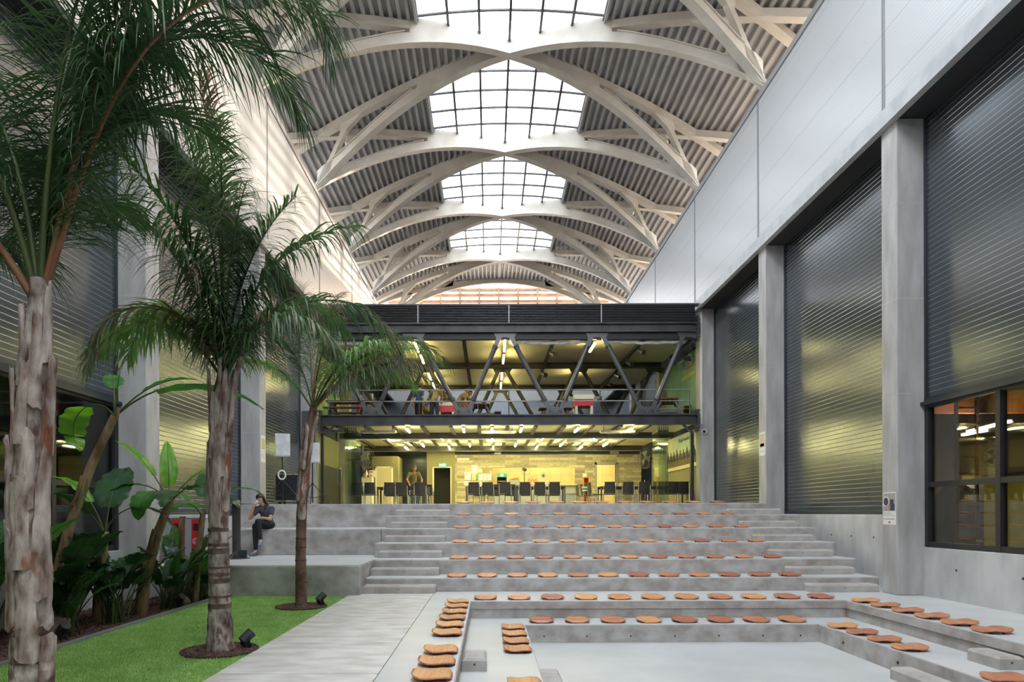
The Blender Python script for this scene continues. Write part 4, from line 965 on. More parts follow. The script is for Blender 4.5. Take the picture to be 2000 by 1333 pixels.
def text_mesh(name, body, size, mat, parent, loc, rot, ext=.002):
    cu = bpy.data.curves.new(name, 'FONT'); cu.body = body; cu.size = size; cu.extrude = ext; cu.resolution_u = 2
    tmp = bpy.data.objects.new(name, cu); COL.objects.link(tmp)
    bpy.context.view_layer.update()
    dg = bpy.context.evaluated_depsgraph_get(); me = bpy.data.meshes.new_from_object(tmp.evaluated_get(dg))
    bpy.data.objects.remove(tmp); bpy.data.curves.remove(cu)
    me.materials.clear(); me.materials.append(M[mat])
    o = bpy.data.objects.new(name, me); COL.objects.link(o); o.parent = parent; o.rotation_euler = rot
    off = parent.location if parent else Vector((0, 0, 0)); o.location = Vector(loc) - off
    return o
text_mesh('lettering', 'Bu gücü hepimizin.', .185, 'ink', t, (7.59, 27.2, 4.27), (PI / 2, 0, -PI / 2))
t = thing('teal_mural', 'teal green wall mural with yellow lettering on the upper floor wall', 'mural', (7.62, 26.6, 5))
m = MB(); m.box(7.60, 7.66, 24.05, 29.15, 4.9, 7.5); m.build('panel', 'mural_teal', t, True)
m = MB(); m.box(7.585, 7.6, 24.05, 29.15, 4.9, 5.35); m.build('meadow', 'mural_green', t, True)
m = MB()
for i in range(12): m.box(7.585, 7.6, 24.5 + .2 * i, 24.64 + .2 * i, 6.62, 6.74)
for i in range(7): m.box(7.585, 7.6, 24.4 + .2 * i, 24.54 + .2 * i, 6.9, 7.06)
m.build('lettering', 'yellow_ink', t, True)
m = MB(); m.ball((7.59, 26.0, 6.97), (.01, .11, .11), 12, 8); m.build('emblem', 'orange', t, True)
t = thing('green_mural', 'bright green leaf mural on the palm-side wall of the upper floor', 'mural', (-6.3, 26.4, 4.9))
m = MB(); m.box(-6.42, -6.35, 23.95, 29.05, 4.9, 7.5); m.build('panel', 'mural_sky', t, True)
m = MB()
for (y, z, a, c) in ((24.8, 5.5, .7, .6), (26.2, 5.3, .9, .45), (27.8, 5.8, .7, .8)): m.ball((-6.35, y, z), (.02, a, c), 18, 10)
m.build('leaf_print', 'mural_green', t, True)
b = MB(); b.box(-6.46, -6.36, 29.6, 33.3, 4.84, 7.6); b.box(7.68, 7.78, 29.7, 33.3, 4.84, 7.6); struct('wall_upper', b, 'panel_d')
# folding glass doors
def glass_stack(x0, n, s, y, label):
    t = thing('folding_glass_door', label, 'door', (x0, y, 1.73), 0, 'folding glass doors')
    for i in range(n):
        x = x0 + s * .072 * i
        m = MB(); m.box(x - .006, x + .006, y + .02 * i, y + .86 + .02 * i, 1.78, 4.30); m.build('pane', 'glass_g', t, True)
        m = MB(); m.box(x - .02, x + .02, y + .02 * i, y + .86 + .02 * i, 4.30, 4.37); m.box(x - .02, x + .02, y + .02 * i, y + .86 + .02 * i, 1.735, 1.79); m.tube([(x, y + .1, 4.37), (x, y + .1, 4.48)], .018, 6); m.build('clamp_rail', 'dsteel2', t, True)
    return t
glass_stack(-5.0, 6, 1, FY + .5, 'stack of folded glass door leaves at the palm-side end of the cafe front')
glass_stack(5.9, 6, 1, FY + .5, 'stack of folded glass door leaves at the mural end of the cafe front')
t = thing('glass_door', 'fixed glass leaf with a long chrome pull handle at the cafe front', 'door', (-5.4, FY + .35, 1.73))
m = MB(); m.box(-5.70, -5.03, FY + .34, FY + .352, 1.78, 4.32); m.build('pane', 'glass_g', t, True)
m = MB(); m.box(-5.70, -5.03, FY + .325, FY + .365, 1.735, 1.80); m.box(-5.70, -5.03, FY + .325, FY + .365, 4.3, 4.38); m.build('clamp_rail', 'dsteel2', t, True)
m = MB()
for x in (-5.22, -5.10): m.tube([(x, FY + .29, 2.48), (x, FY + .29, 3.07)], .014, 8); m.tube([(x, FY + .29, 2.6), (x, FY + .345, 2.6)], .009, 6); m.tube([(x, FY + .29, 2.95), (x, FY + .345, 2.95)], .009, 6)
m.build('pull_handle', 'chrome', t, True)
b = MB(); b.box(6.98, 7.08, FY + .3, FY + .45, 1.73, 4.3); b.box(-5.80, -5.70, FY + .3, FY + .45, 1.73, 4.3); struct('trim_10', b, 'frame')

# chairs
c0 = thing('cafe_chair', 'x', 'chair')
m = MB(); rows_ = []
for j in range(7):
    z = .47 + .43 * j / 6; rows_.append([(x * .21 * (1 - .02 * j), -.20 - .05 * j / 6 - .02 * (1 - x * x), z) for x in (-1, -.6, 0, .6, 1)])
back = [[(p[0], p[1] - .018, p[2]) for p in r] for r in rows_]
m.strip(rows_); m.strip(back)
m.box(-.205, .205, -.265, -.235, .88, .905)
m.build('backrest', 'blackfab', c0)
m = MB(); m.box(-.215, .215, -.2, .23, .43, .465); m.build('seat', 'blackfab', c0, bevel=.012)
for sx in (-1, 1):
    m = MB(); m.tube([(sx * .22, .21, .44), (sx * .235, .25, 0)], .0125, 8); m.build('leg', 'chrome', c0)
    m = MB(); m.tube([(sx * .22, -.235, .78), (sx * .222, -.20, .44), (sx * .235, -.28, 0)], .0125, 8); m.build('leg', 'chrome', c0)
C_TREE = tree_of(c0); c_used = [False]
def chair(x, y, rz, label, group):
    rz += R.uniform(-.06, .06)
    if not c_used[0]:
        c_used[0] = True; c0.location = (x, y, 1.73); c0.rotation_euler = (0, 0, rz); c0['label'] = label; c0['group'] = group
    else: dup(c0, (x, y, 1.73), rz, label, group, tree=C_TREE)
def table(x0, x1, y0, y1, label, z=1.73, h=.76):
    t = thing('dining_table', label, 'table', ((x0 + x1) / 2, (y0 + y1) / 2, z), 0, 'black cafe tables')
    m = MB(); m.box(x0, x1, y0, y1, z + h - .035, z + h); m.build('table_top', 'black', t, True, bevel=.006)
    m = MB(); m.box(x0 + .03, x1 - .03, y0 + .03, y0 + .06, z + h - .1, z + h - .035); m.box(x0 + .03, x1 - .03, y1 - .06, y1 - .03, z + h - .1, z + h - .035); m.build('apron', 'black', t, True)
    for x in (x0 + .035, x1 - .035):
        for y in (y0 + .035, y1 - .035):
            m = MB(); m.box(x - .03, x + .03, y - .03, y + .03, z, z + h - .035); m.build('leg', 'dsteel2', t, True)
D = 25.6
table(px(733, D), px(834, D), D + .35, D + 1.15, 'long black cafe table nearest the palm side')
table(px(909, D), px(1009, D), D + .35, D + 1.15, 'long black cafe table in front of the paper notices')
table(px(1009.5, D), px(1107, D), D + .35, D + 1.15, 'long black cafe table in front of the serving hatch')
table(px(1176, D), px(1272, D), D + .35, D + 1.15, 'long black cafe table near the silver chair rack')
table(px(1274, D), px(1340, D), D + .35, D + 1.15, 'long black cafe table behind the folded glass doors')
for i, x in enumerate((700, 724, 762, 785, 822)): chair(px(x, D), D, 0, f'black chair, {ORD[i]} from the palm side, near side of the palm-side table', 'chairs at the palm side table')
for i, x in enumerate((748, 772, 797, 820)): chair(px(x, D) + .1, D + 1.55, PI, f'black chair, {ORD[i]} from the palm side on the far side of the palm-side table', 'chairs behind the palm side table')
for i, x in enumerate((926, 953, 987, 1025, 1054, 1083)): chair(px(x, D), D, 0, f'black chair, {ORD[i]} from the exit sign side, near side of the middle tables', 'chairs at the middle tables')
for i, x in enumerate((935, 965, 1000, 1032, 1065, 1090)): chair(px(x, D), D + 1.55, PI, f'black chair, {ORD[i]} from the exit sign side on the far side of the middle tables', 'chairs behind the middle tables')
for i, x in enumerate((1189.5, 1225, 1256, 1289, 1312, 1331)): chair(px(x, D), D + (.0 if i != 3 else -.1), 0, f'black chair, {ORD[i]} from the wooden stand, near side of the mural-side tables', 'chairs at the mural side tables')
for i, y in enumerate((25.9, 26.7, 27.5, 28.3)): chair(px(1166 - 8 * i, D + .8 * i), y + .1, -PI / 2 + .1, f'black chair seen side-on at the end of the mural-side tables, {ORD[i]} from the front', 'side-on chairs')
# small things on the tables
for i, (x, m_, lb, h) in enumerate(((939, 'paper', 'white napkin holder between the first two middle chairs', .16), (1040, 'cream', 'cream napkin box on the middle table near the desk fan', .12), (1068, 'paper', 'white leaflet stand on the middle table under the clock', .18), (1200, 'paper', 'white napkin holder on the mural-side table', .16), (1211, 'cream', 'small cream cup on the mural-side table', .10))):
    t = thing('napkin_holder', lb, 'napkin holder', (px(x, D + .7), D + .7, 2.49), 0, 'table top holders')
    m = MB(); m.cbox((px(x, D + .7), D + .7, 2.49 + h / 2), (.10, .10, h)); m.build('body', m_, t, True, bevel=.01)
    m = MB(); m.cbox((px(x, D + .7), D + .7, 2.49 + h + .01), (.07, .05, .02)); m.build('napkins', 'white', t, True)
t = thing('wooden_stand', 'brown wooden pigeonhole stand with a white roll on top beside the kitchen door', 'stand', (px(1145, 30), 30, 1.73))
a, c = px(1140, 30), px(1151, 30)
m = MB(); m.box(a, c, 30, 30.35, 1.73, 2.55); m.box(a, a + .03, 30, 30.35, 2.55, 3.05); m.box(c - .03, c, 30, 30.35, 2.55, 3.05); m.box(a, c, 30.32, 30.35, 2.55, 3.05); m.box(a, c, 30, 30.35, 3.02, 3.06); m.box(a, c, 30, 30.35, 2.78, 2.8); m.build('carcass', 'orange', t, True)
t = thing('paper_roll', 'white paper roll standing on the wooden pigeonhole stand', 'paper roll', (px(1143.5, 30), 30.15, 3.06))
m = MB(); m.tube([(px(1143.5, 30), 30.15, 3.06), (px(1143.5, 30), 30.15, 3.22)], .09, 16); m.build('roll', 'paper', t, True)
t = thing('tub', 'white tub with a blue label on the side-on end of the tables', 'tub', (px(1142.5, 26.6), 26.6, 2.49))
m = MB(); x = px(1142.5, 26.6); m.tube([(x, 26.6, 2.33), (x, 26.6, 2.50)], [.10, .125], 16); m.build('pot', 'paper', t, True)
m = MB(); m.tube([(x, 26.6, 2.37), (x, 26.6, 2.45)], [.108, .12], 16, caps=False); m.build('label', 'teal', t, True)
m = MB(); m.tube([(x, 26.6, 1.73), (x, 26.6, 2.33)], .05, 10); m.build('pedestal', 'wood', t, True)
t = thing('chair_rack', 'silver tubular rack standing against the stone wall near the wall fan', 'rack', (px(1258, 30.6), 30.6, 1.73))
for i in range(7):
    x = px(1237, 30.6) + .17 * i; m = MB(); z = 2.9 + .1 * math.sin(i)
    m.tube([(x, 30.6, 1.73), (x, 30.6, z), (x + .28, 31.1, z), (x + .28, 31.1, 1.73)], .014, 6); m.build('hoop', 'chrome', t, True)
for z in (2.35, 2.65): 
    m = MB(); m.tube([(px(1237, 30.6), 30.6, z), (px(1237, 30.6) + 1.05, 30.6, z)], .012, 6); m.build('rail', 'chrome', t, True)
t = thing('steel_bin', 'low brushed steel tub standing below the hatch beside the side-on chairs', 'bin', (px(1115, 29.5), 29.5, 1.73))
m = MB(); m.box(px(1098, 29.5), px(1124, 29.5), 29.4, 29.9, 1.73, 2.28); m.build('body', 'greyplastic', t, True, bevel=.02)
m = MB(); m.box(px(1097, 29.5), px(1125, 29.5), 29.38, 29.92, 2.28, 2.32); m.build('rim', 'chrome', t, True)
t = thing('white_cabinet', 'small white cabinet below the wall fan on the palm side of the cafe', 'cabinet', (px(717, 29.5), 29.5, 1.73))
a, c = px(707, 29.5), px(727.5, 29.5)
m = MB(); m.box(a, c, 29.4, 29.9, 1.73, 3.05); m.build('body', 'cream', t, True, bevel=.008)
m = MB(); m.box(a + .02, c - .06, 29.38, 29.4, 1.8, 3.0); dd = m.build('door', 'white', t, True)
m = MB(); m.box(c - .12, c - .10, 29.36, 29.38, 2.4, 2.6); m.build('handle', 'chrome', t, True)
for i, (x, mt, h, lb) in enumerate(((712, 'orange', .16, 'orange topped bottle standing on the white cabinet'), (716, 'paper', .3, 'tall white bottle standing on the white cabinet'), (719, 'ink', .12, 'short dark jar standing on the white cabinet'))):
    t = thing('bottle', lb, 'bottle', (px(x, 29.6), 29.6, 3.05), 0, 'bottles on the white cabinet')
    m = MB(); xx = px(x, 29.6); m.tube([(xx, 29.6, 3.05), (xx, 29.6, 3.05 + h * .7), (xx, 29.6, 3.05 + h * .8)], [.05, .05, .025], 10); m.build('body', mt, t, True)
    m = MB(); m.tube([(xx, 29.6, 3.05 + h * .8), (xx, 29.6, 3.05 + h)], .026, 8); m.build('cap', 'white', t, True)
t = thing('warning_board', 'white safety board with orange warning signs behind the white cabinet', 'sign', (px(726, 30.9), 30.9, 3.1))
m = MB(); m.box(px(721, 30.9), px(733, 30.9), 30.88, 30.9, 3.12, 3.44); m.build('board', 'paper', t, True)
m = MB(); x = px(725, 30.9); m.prism([(x - .07, 3.15), (x + .07, 3.15), (x, 3.27)], lambda p, s: (p[0], 30.875 + .005 * s, p[1])); m.box(x - .08, x + .08, 30.875, 30.88, 3.32, 3.39); m.build('warning_sign', 'orange', t, True)
m = MB(); m.tube([(x, 30.95, 1.73), (x, 30.95, 3.3)], .02, 8); m.build('post', 'dsteel2', t, True)
# ------------------------------------------------------------------ upper floor furniture
UZ = 4.84
def picnic(cx, cy, rz, L, label, mt='wood'):
    t = thing('picnic_table', label, 'picnic table', (cx, cy, UZ), rz, 'picnic tables on the upper floor')
    m = MB()
    for q in range(5): m.box(-L / 2, L / 2, -.36 + .15 * q, -.225 + .15 * q, .73, .77)
    m.build('table_top', mt, t)
    for s in (-1, 1):
        m = MB(); m.box(-L / 2, L / 2, s * .68 - .13, s * .68 + .13, .43, .47); m.build('bench', mt, t)
    for x in (-L / 2 + .2, L / 2 - .2):
        for s in (-1, 1):
            m = MB(); m.bar((x, s * .62, 0), (x, s * .22, .73), .06, .13, (1, 0, 0)); m.build('leg', 'dsteel2', t)
        m = MB(); m.box(x - .03, x + .03, -.8, .8, .36, .43); m.build('cross_bar', 'dsteel2', t)
picnic(px(682, 25.2), 25.2, 0, 1.55, 'dark wooden picnic table at the palm-side end of the upper floor')
picnic(px(938, 26.2), 26.2, PI / 2, 1.2, 'grey legged picnic table behind the steel truss beside the group of men')
picnic(px(1305, 25.2), 25.2, PI / 2 - .25, 1.5, 'dark picnic table in front of the teal mural on the upper floor')
picnic(px(1085, 27), 27, 0, 1.3, 'low seen picnic table behind the football table')
t = thing('marker_post', 'red and white marker post on the floor behind the palm-side picnic table', 'marker', (px(700, 26), 26, UZ))
m = MB(); m.tube([(px(700, 26), 26.3, UZ), (px(700, 26), 26.3, UZ + .55)], .11, 14); m.build('lower_band', 'paper', t, True)
m = MB(); m.tube([(px(700, 26), 26.3, UZ + .55), (px(700, 26), 26.3, UZ + .82)], .11, 14); m.build('upper_band', 'pinkred', t, True)
def football(cx, cy, L, label, rods):
    t = thing('football_table', label, 'game table', (cx, cy, UZ), 0, 'red and white game tables')
    w_ = .36
    m = MB(); m.box(-L / 2, L / 2, -w_, w_, .56, .80); m.build('lower_panel', 'pinkred', t)
    m = MB(); a = .03
    m.box(-L / 2 - .02, L / 2 + .02, -w_ - .02, -w_ + a, .80, .97); m.box(-L / 2 - .02, L / 2 + .02, w_ - a, w_ + .02, .80, .97); m.box(-L / 2 - .02, -L / 2 + a, -w_, w_, .80, .97); m.box(L / 2 - a, L / 2 + .02, -w_, w_, .80, .97)
    m.build('upper_frame', 'white', t)
    m = MB(); m.box(-L / 2 + .03, L / 2 - .03, -w_ + .03, w_ - .03, .80, .82); m.build('playing_field', 'mural_green', t)
    for x in (-L / 2 + .05, L / 2 - .05):
        for y in (-w_ + .05, w_ - .05):
            m = MB(); m.box(x - .045, x + .045, y - .045, y + .045, 0, .97); m.build('leg', 'white', t)
    for i in range(rods):
        y = -w_ + .1 + .5 * i / max(rods - 1, 1); m = MB(); m.tube([(-L / 2 - .2, y, .9), (L / 2 + .25, y, .9)], .012, 6); m.tube([(L / 2 + .25, y, .9), (L / 2 + .36, y, .9)], .02, 8); r_ = m.build('rod', 'chrome', t)
football(px(1141, 25), 25.3, .66, 'red and white football table standing alone near the middle of the upper floor', 4)
football(px(873, 26.6), 26.7, .62, 'red and white game table the group of men lean over', 2)
for i, (x, y, h, lb) in enumerate(((1238, 31, .6, 'dark loudspeaker box on the upper floor behind the mural-side picnic table'),)):
    t = thing('speaker_box', lb, 'speaker', (px(1275, 26.2), 26.2, UZ))
    m = MB(); m.cbox((px(1275, 26.2), 26.2, UZ + .62), (.34, .34, .5)); m.build('cabinet', 'black', t, True, bevel=.02)
    m = MB(); m.cbox((px(1275, 26.2), 26.025, UZ + .62), (.28, .01, .44)); m.build('grille', 'ink', t, True)
    m = MB(); m.cbox((px(1275, 26.2), 26.2, UZ + .185), (.3, .3, .37)); m.build('plinth', 'dsteel', t, True)
for i, (x0, x1) in enumerate(((-5.6, -3.4), (.9, 3.4), (4.1, 6.8))):
    t = thing('rolled_awning', f'rolled clear plastic awning tied under the top steel beam, {ORD[i]} from the palm side', 'awning', (x0, FY + .3, 7.4), 0, 'rolled plastic awnings')
    n = 14; m = MB(); pts = [(lerp(x0, x1, q / n), FY + .32, 7.40 - .05 * math.sin(PI * q / n) - .02 * math.sin(q * 2.3)) for q in range(n + 1)]
    m.tube(pts, [.045 + .02 * abs(math.sin(q * 1.7)) for q in range(n + 1)], 8); m.build('roll', 'cover', t, True, smooth=True)
    m = MB()
    for q in (2, 7, 12): m.tube([(pts[q][0], FY + .32, pts[q][2] - .07), (pts[q][0], FY + .32, 7.5)], .008, 5)
    m.build('tie', 'black', t, True)

# ------------------------------------------------------------------ people
def cap_mesh(name, caps, voxel, mat, parent, sm=4, extra=None):
    m = MB()
    for p0, r0, p1, r1 in caps:
        p0 = Vector(p0); p1 = Vector(p1); d = p1 - p0
        if d.length < 1e-5: m.ball(p0, r0, 14, 10); continue
        dn = d.normalized(); pts = []; rs = []
        for a in (-1.0, -.86, -.5): pts.append(p0 + dn * (a * r0)); rs.append(max(r0 * math.sqrt(max(0, 1 - a * a)), .0008))
        for q in (0, .5, 1): pts.append(p0 + d * q); rs.append(lerp(r0, r1, q))
        for a in (.5, .86, 1.0): pts.append(p1 + dn * (a * r1)); rs.append(max(r1 * math.sqrt(max(0, 1 - a * a)), .0008))
        m.tube(pts, rs, 12)
    for c, r in extra or []: m.ball(c, r, 16, 12)
    me = bpy.data.meshes.new(name); me.from_pydata(m.v, [], m.f)
    import bmesh
    bm = bmesh.new(); bm.from_mesh(me); bmesh.ops.recalc_face_normals(bm, faces=bm.faces); bm.to_mesh(me); bm.free()
    o = bpy.data.objects.new(name, me); COL.objects.link(o)
    rm = o.modifiers.new('r', 'REMESH'); rm.mode = 'VOXEL'; rm.voxel_size = voxel; rm.use_smooth_shade = True
    s_ = o.modifiers.new('s', 'SMOOTH'); s_.factor = .5; s_.iterations = sm
    bpy.context.view_layer.update(); dg = bpy.context.evaluated_depsgraph_get()
    me2 = bpy.data.meshes.new_from_object(o.evaluated_get(dg)); bpy.data.objects.remove(o); bpy.data.meshes.remove(me)
    me2.materials.clear(); me2.materials.append(M[mat] if isinstance(mat, str) else mat)
    me2.polygons.foreach_set('use_smooth', [True] * len(me2.polygons))
    o = bpy.data.objects.new(name, me2); COL.objects.link(o); o.parent = parent
    return o
def hand_caps(wrist, d, pn, curl, side, s=1.0):
    """palm and five fingers. d: pointing direction, pn: palm-facing normal, side: thumb side sign"""
    w_ = Vector(wrist); d = Vector(d).normalized(); pn = Vector(pn); pn = (pn - d * pn.dot(d)).normalized(); x = d.cross(pn) * side
    out = []
    for k in range(4):
        o = (k - 1.5) * .019 * s
        out.append((w_ + x * (o * .5), .017 * s, w_ + d * .075 * s + x * o, .0125 * s))
        ln = (.066, .076, .072, .055)[k] * s; p = w_ + d * .085 * s + x * o; q = d.copy(); r = .0088 * s
        for j in range(3):
            ax = q.lerp(pn, curl * (.35 + .2 * j)).normalized(); p2 = p + ax * ln * (.44, .32, .24)[j]
            out.append((p, r, p2, r * .9)); p = p2; q = ax; r *= .93
    p = w_ + d * .025 * s - x * .022 * s; t1 = (d * .7 - x * .75 + pn * .35).normalized(); p1 = p + t1 * .038 * s
    out.append((p, .0115 * s, p1, .0105 * s)); p2 = p1 + (d * .85 - x * .25 + pn * .5).normalized() * .03 * s; out.append((p1, .0105 * s, p2, .009 * s))
    return out
def person(name, label, loc, rz, J, shirt, legs, hair='short', skin='skin', shoe='shoe', vox=.014, legsvis=True, curl=(.5, .5), extras=None, sleeve=.62):
    t = thing(name, label, 'person', loc, rz)
    V = lambda k: Vector(J[k])
    hd = V('head'); nk = V('neck'); up = (hd - nk).normalized(); fw = Vector(J['look']).normalized(); fw = (fw - up * fw.dot(up)).normalized(); sd = up.cross(fw)
    P, C = V('pelvis'), V('chest')
    caps = [(P, .115, (P + C) / 2, .105), ((P + C) / 2, .105, C, .12), (C, .09, nk, .055), (nk, .05, hd, .052)]
    for s in 'LR':
        sh, el, wr = V('sh' + s), V('el' + s), V('wr' + s)
        caps += [(C, .09, sh, .062), (sh, .056, el, .040), (el, .041, wr, .027)]
        hp, kn, an = V('hp' + s), V('kn' + s), V('an' + s)
        caps += [(P, .10, hp, .09), (hp, .088, kn, .056), (kn, .055, kn.lerp(an, .35), .056), (kn.lerp(an, .35), .056, an, .036), (an, .036, V('to' + s), .03)]
        pn = Vector(J.get('palm' + s, (0, -1, 0)))
        dd = Vector(J['hd' + s]) if 'hd' + s in J else (wr - el)
        caps += hand_caps(wr, dd, pn, curl[0 if s == 'L' else 1], 1 if s == 'L' else -1)
    # head: skull, face, jaw, nose, ears
    caps += [(hd + up * .03 - fw * .012, .088, hd + up * .035 + fw * .012, .084), (hd - up * .02 + fw * .02, .068, hd - up * .075 + fw * .045, .042),
             (hd + up * .02 + fw * .088, .010, hd - up * .022 + fw * .108, .015), (hd - up * .06 + fw * .08 - sd * .018, .011, hd - up * .06 + fw * .08 + sd * .018, .011)]
    for q in (-1, 1): caps += [(hd + sd * q * .084 + up * .015 - fw * .01, .014, hd + sd * q * .085 - up * .022 - fw * .005, .010), (hd + sd * q * .032 + up * .034 + fw * .082, .013, hd + sd * q * .012 + up * .034 + fw * .088, .012)]
    cap_mesh('body', caps, min(vox, .0095), skin, t, 3)
    for q in (-1, 1):
        m = MB(); m.ball(hd + sd * q * .033 + up * .012 + fw * .083, .0095, 8, 6); m.build('eye', 'ink', t, smooth=True)
    m = MB(); m.bar(hd - up * .052 + fw * .0935 - sd * .02, hd - up * .052 + fw * .0935 + sd * .02, .006, .007, up); m.build('mouth', 'mouth', t)
    sc = [(P + Vector((0, 0, .02)), .135, (P + C) / 2, .122), ((P + C) / 2, .122, C, .135), (C + (nk - C) * .1, .10, C.lerp(nk, .7), .068)]
    for s in 'LR':
        sh, el = V('sh' + s), V('el' + s); sc += [(C, .108, sh, .078), (sh, .074, sh.lerp(el, sleeve), .062)]
    cap_mesh('shirt', sc, vox, shirt, t, 5)
    tc_ = [(P, .128, P + Vector((0, 0, .03)), .128)]
    for s in 'LR':
        hp, kn, an = V('hp' + s), V('kn' + s), V('an' + s); tc_ += [(P, .115, hp, .103), (hp, .101, kn, .070), (kn, .070, kn.lerp(an, .88), .048)]
    cap_mesh('trousers', tc_, vox, legs, t, 4)
    for s in 'LR':
        an, to = V('an' + s), V('to' + s)
        cap_mesh('shoe', [(an - Vector((0, 0, .03)), .046, to, .04), (an + (an - to) * .18 - Vector((0, 0, .035)), .042, to, .042)], .012, shoe, t, 3)
    if hair == 'short':
        hc = [(hd + up * .05 - fw * .025, .088, hd + up * .062 + fw * .008, .078), (hd + up * .01 - fw * .04, .080, hd + up * .05 - fw * .03, .085)]
    else:
        hc = [(hd + up * .05 - fw * .025, .095, hd + up * .062 + fw * .008, .085), (hd + up * .0 - fw * .045, .085, hd + up * .05 - fw * .03, .09), (hd - fw * .06, .075, nk - fw * .085 - up * .02, .062), (nk - fw * .085, .06, C - fw * .115 + up * .02, .04)]
        for q in (-1, 1): hc += [(hd + sd * q * .075 - fw * .02 + up * .05, .035, nk + sd * q * .085 - fw * .02, .034), (nk + sd * q * .085 - fw * .02, .034, C + sd * q * .10 + fw * .085 + up * .06, .018)]
    cap_mesh('hair', hc, .011, 'hair', t, 3)
    return t
M['mouth'] = plain('mouth', (0.30, 0.10, 0.09), 0.5)
# seated woman drinking on the ledge
JW = dict(pelvis=(0, .13, .115), chest=(-.045, .09, .42), neck=(-.085, .05, .555), head=(-.125, .01, .675), look=(-.55, -1, -.12),
          shL=(.105, .075, .455), elL=(.115, -.07, .225), wrL=(.0, -.26, .262), hdL=(-.85, -.5, -.1), palmL=(0, 0, -1),
          shR=(-.205, .04, .455), elR=(-.325, -.12, .25), wrR=(-.225, -.155, .50), hdR=(.25, .12, .75), palmR=(.8, .3, .1),
          hpL=(.075, .09, .10), hpR=(-.09, .11, .095), knL=(-.075, -.33, .17), anL=(-.0, -.37, -.255), toL=(.02, -.52, -.345),
          knR=(-.15, -.29, .075), anR=(-.135, -.30, -.50), toR=(-.20, -.46, -.56))
person('person', 'woman in grey polo shirt and black trousers sitting on the ledge, drinking from a cup', (-5.08, 15.56, 1.14), 0, JW, 'shirt_g', 'trouser', 'long', 'skin', 'shoe', .012, curl=(.35, .85), sleeve=.5)
m = MB(); m.tube([(-5.08 - .0 + .035 * math.cos(a) * .6, 15.56 - .26 + .035 * math.cos(a) * .5, 1.14 + .262 + .033 * math.sin(a)) for a in [2 * PI * i / 16 for i in range(17)]], .007, 6)
W_ = [o for o in bpy.data.objects if o.name == 'person'][0]; m.build('wrist_watch', 'chrome', W_, True)
t = thing('paper_cup', 'white paper cup held to the mouth of the seated woman', 'cup', (-5.275, 15.46, 1.725))
m = MB(); d = Vector((.05, .05, .09)); m.tube([d * -.4, d * .55], [.028, .036], 14); m.build('cup', 'paper', t)
m = MB(); m.tube([d * .52, d * .6], [.038, .038], 14); m.build('rim', 'white', t)
t = thing('magazine', 'white magazine lying on the ledge beside the seated woman', 'magazine', (-5.72, 15.72, 1.14))
m = MB(); m.box(-.18, .16, -.1, .1, 0, .018); m.build('pages', 'paper', t)
m = MB(); m.box(-.185, .165, -.105, .105, .018, .022); m.build('cover', 'greyplastic', t)
# the men upstairs
def stand(lean=0, reach=None, look=None, armdown=True, H=1.74, bend=0.0, sway=0):
    k = H / 1.74; hz = .93 * k - bend * .25
    a = math.radians(lean); D_ = Vector((0, -math.sin(a), math.cos(a)))
    P = Vector((0, bend * .12, hz)); C = P + D_ * .38 * k; nk = C + D_ * .16 * k; hd = nk + (D_ + Vector((0, -.25, .1))).normalized() * .135 * k
    J = dict(pelvis=P, chest=C, neck=nk, head=hd, look=look or (0, -1, -.15 - lean / 60))
    for s, q in (('L', 1), ('R', -1)):
        J['hp' + s] = P + Vector((q * .09, 0, -.04)); J['kn' + s] = Vector((q * .11, -bend * .25, .49 * k - bend * .05)); J['an' + s] = Vector((q * .12, .02, .09)); J['to' + s] = Vector((q * .14, -.14, .045))
        sh = C + D_ * .09 + Vector((q * .185, 0, 0)); J['sh' + s] = sh
        if reach and reach[0 if s == 'L' else 1]:
            w_ = Vector(reach[0 if s == 'L' else 1]); J['wr' + s] = w_; J['el' + s] = (sh + w_) / 2 + Vector((q * .09, .06, -.03))
        else:
            J['el' + s] = sh + Vector((q * .06, .04, -.29)); J['wr' + s] = sh + Vector((q * .03, -.05, -.54))
    return J
def man(x, y, rz, label, J, shirt, legs, skin='skin2'):
    person('person', label, (x, y, UZ), rz, J, shirt, legs, 'short', skin, 'black', .02)
man(px(818, 26.6), 26.6, 2.3, 'man in a blue T-shirt and black trousers standing upright on the upper floor', stand(6, ((.16, .14, .90), None), (.7, -1, -.3)), 'shirt_b', 'trouser')
man(px(834, 27.3), 27.4, -1.2, 'man in a dark khaki shirt crouching low beside the man in blue', stand(62, (None, (-.1, -.45, .55)), bend=.9, H=1.7), 'shirt_k2', 'trouser')
man(px(849, 26.0), 26.0, PI - .35, 'man in khaki T-shirt and jeans leaning over the game table, back to the hall', stand(28, ((.36, -.42, .86), (-.1, -.40, .86)), bend=.1), 'shirt_k', 'denim')
man(px(873, 27.6), 27.5, .1, 'man in a black shirt bending face forward over the far side of the game table', stand(48, ((.22, -.45, .83), (-.22, -.45, .83)), bend=.15), 'ink', 'trouser')
man(px(893, 27.0), 27.1, 1.75, 'man in khaki shirt hunched at the game table end behind the steel diagonal', stand(35, ((.15, -.5, .85), (-.1, -.48, .85)), bend=.05, H=1.8), 'shirt_k', 'denim')
man(px(903, 28.0), 28.2, 1.2, 'man in a brown shirt with his head lowered behind the hunched khaki man', stand(28, None, bend=0, H=1.8), 'shirt_k2', 'denim')
man(px(919, 28.8), 29.0, -.9, 'dark haired man in brown shirt looking down, farthest from the man in blue', stand(22, None, bend=0, H=1.78), 'shirt_k2', 'denim')
person('person', 'person in blue jeans and a brown top standing behind the palm-side cafe table', (px(808, 28.2), 28.2, 1.73), 0.3, stand(12, ((.25, -.4, .95), (-.25, -.4, .95))), 'shirt_k2', 'bluejean', 'short', 'skin2', 'black', .02)

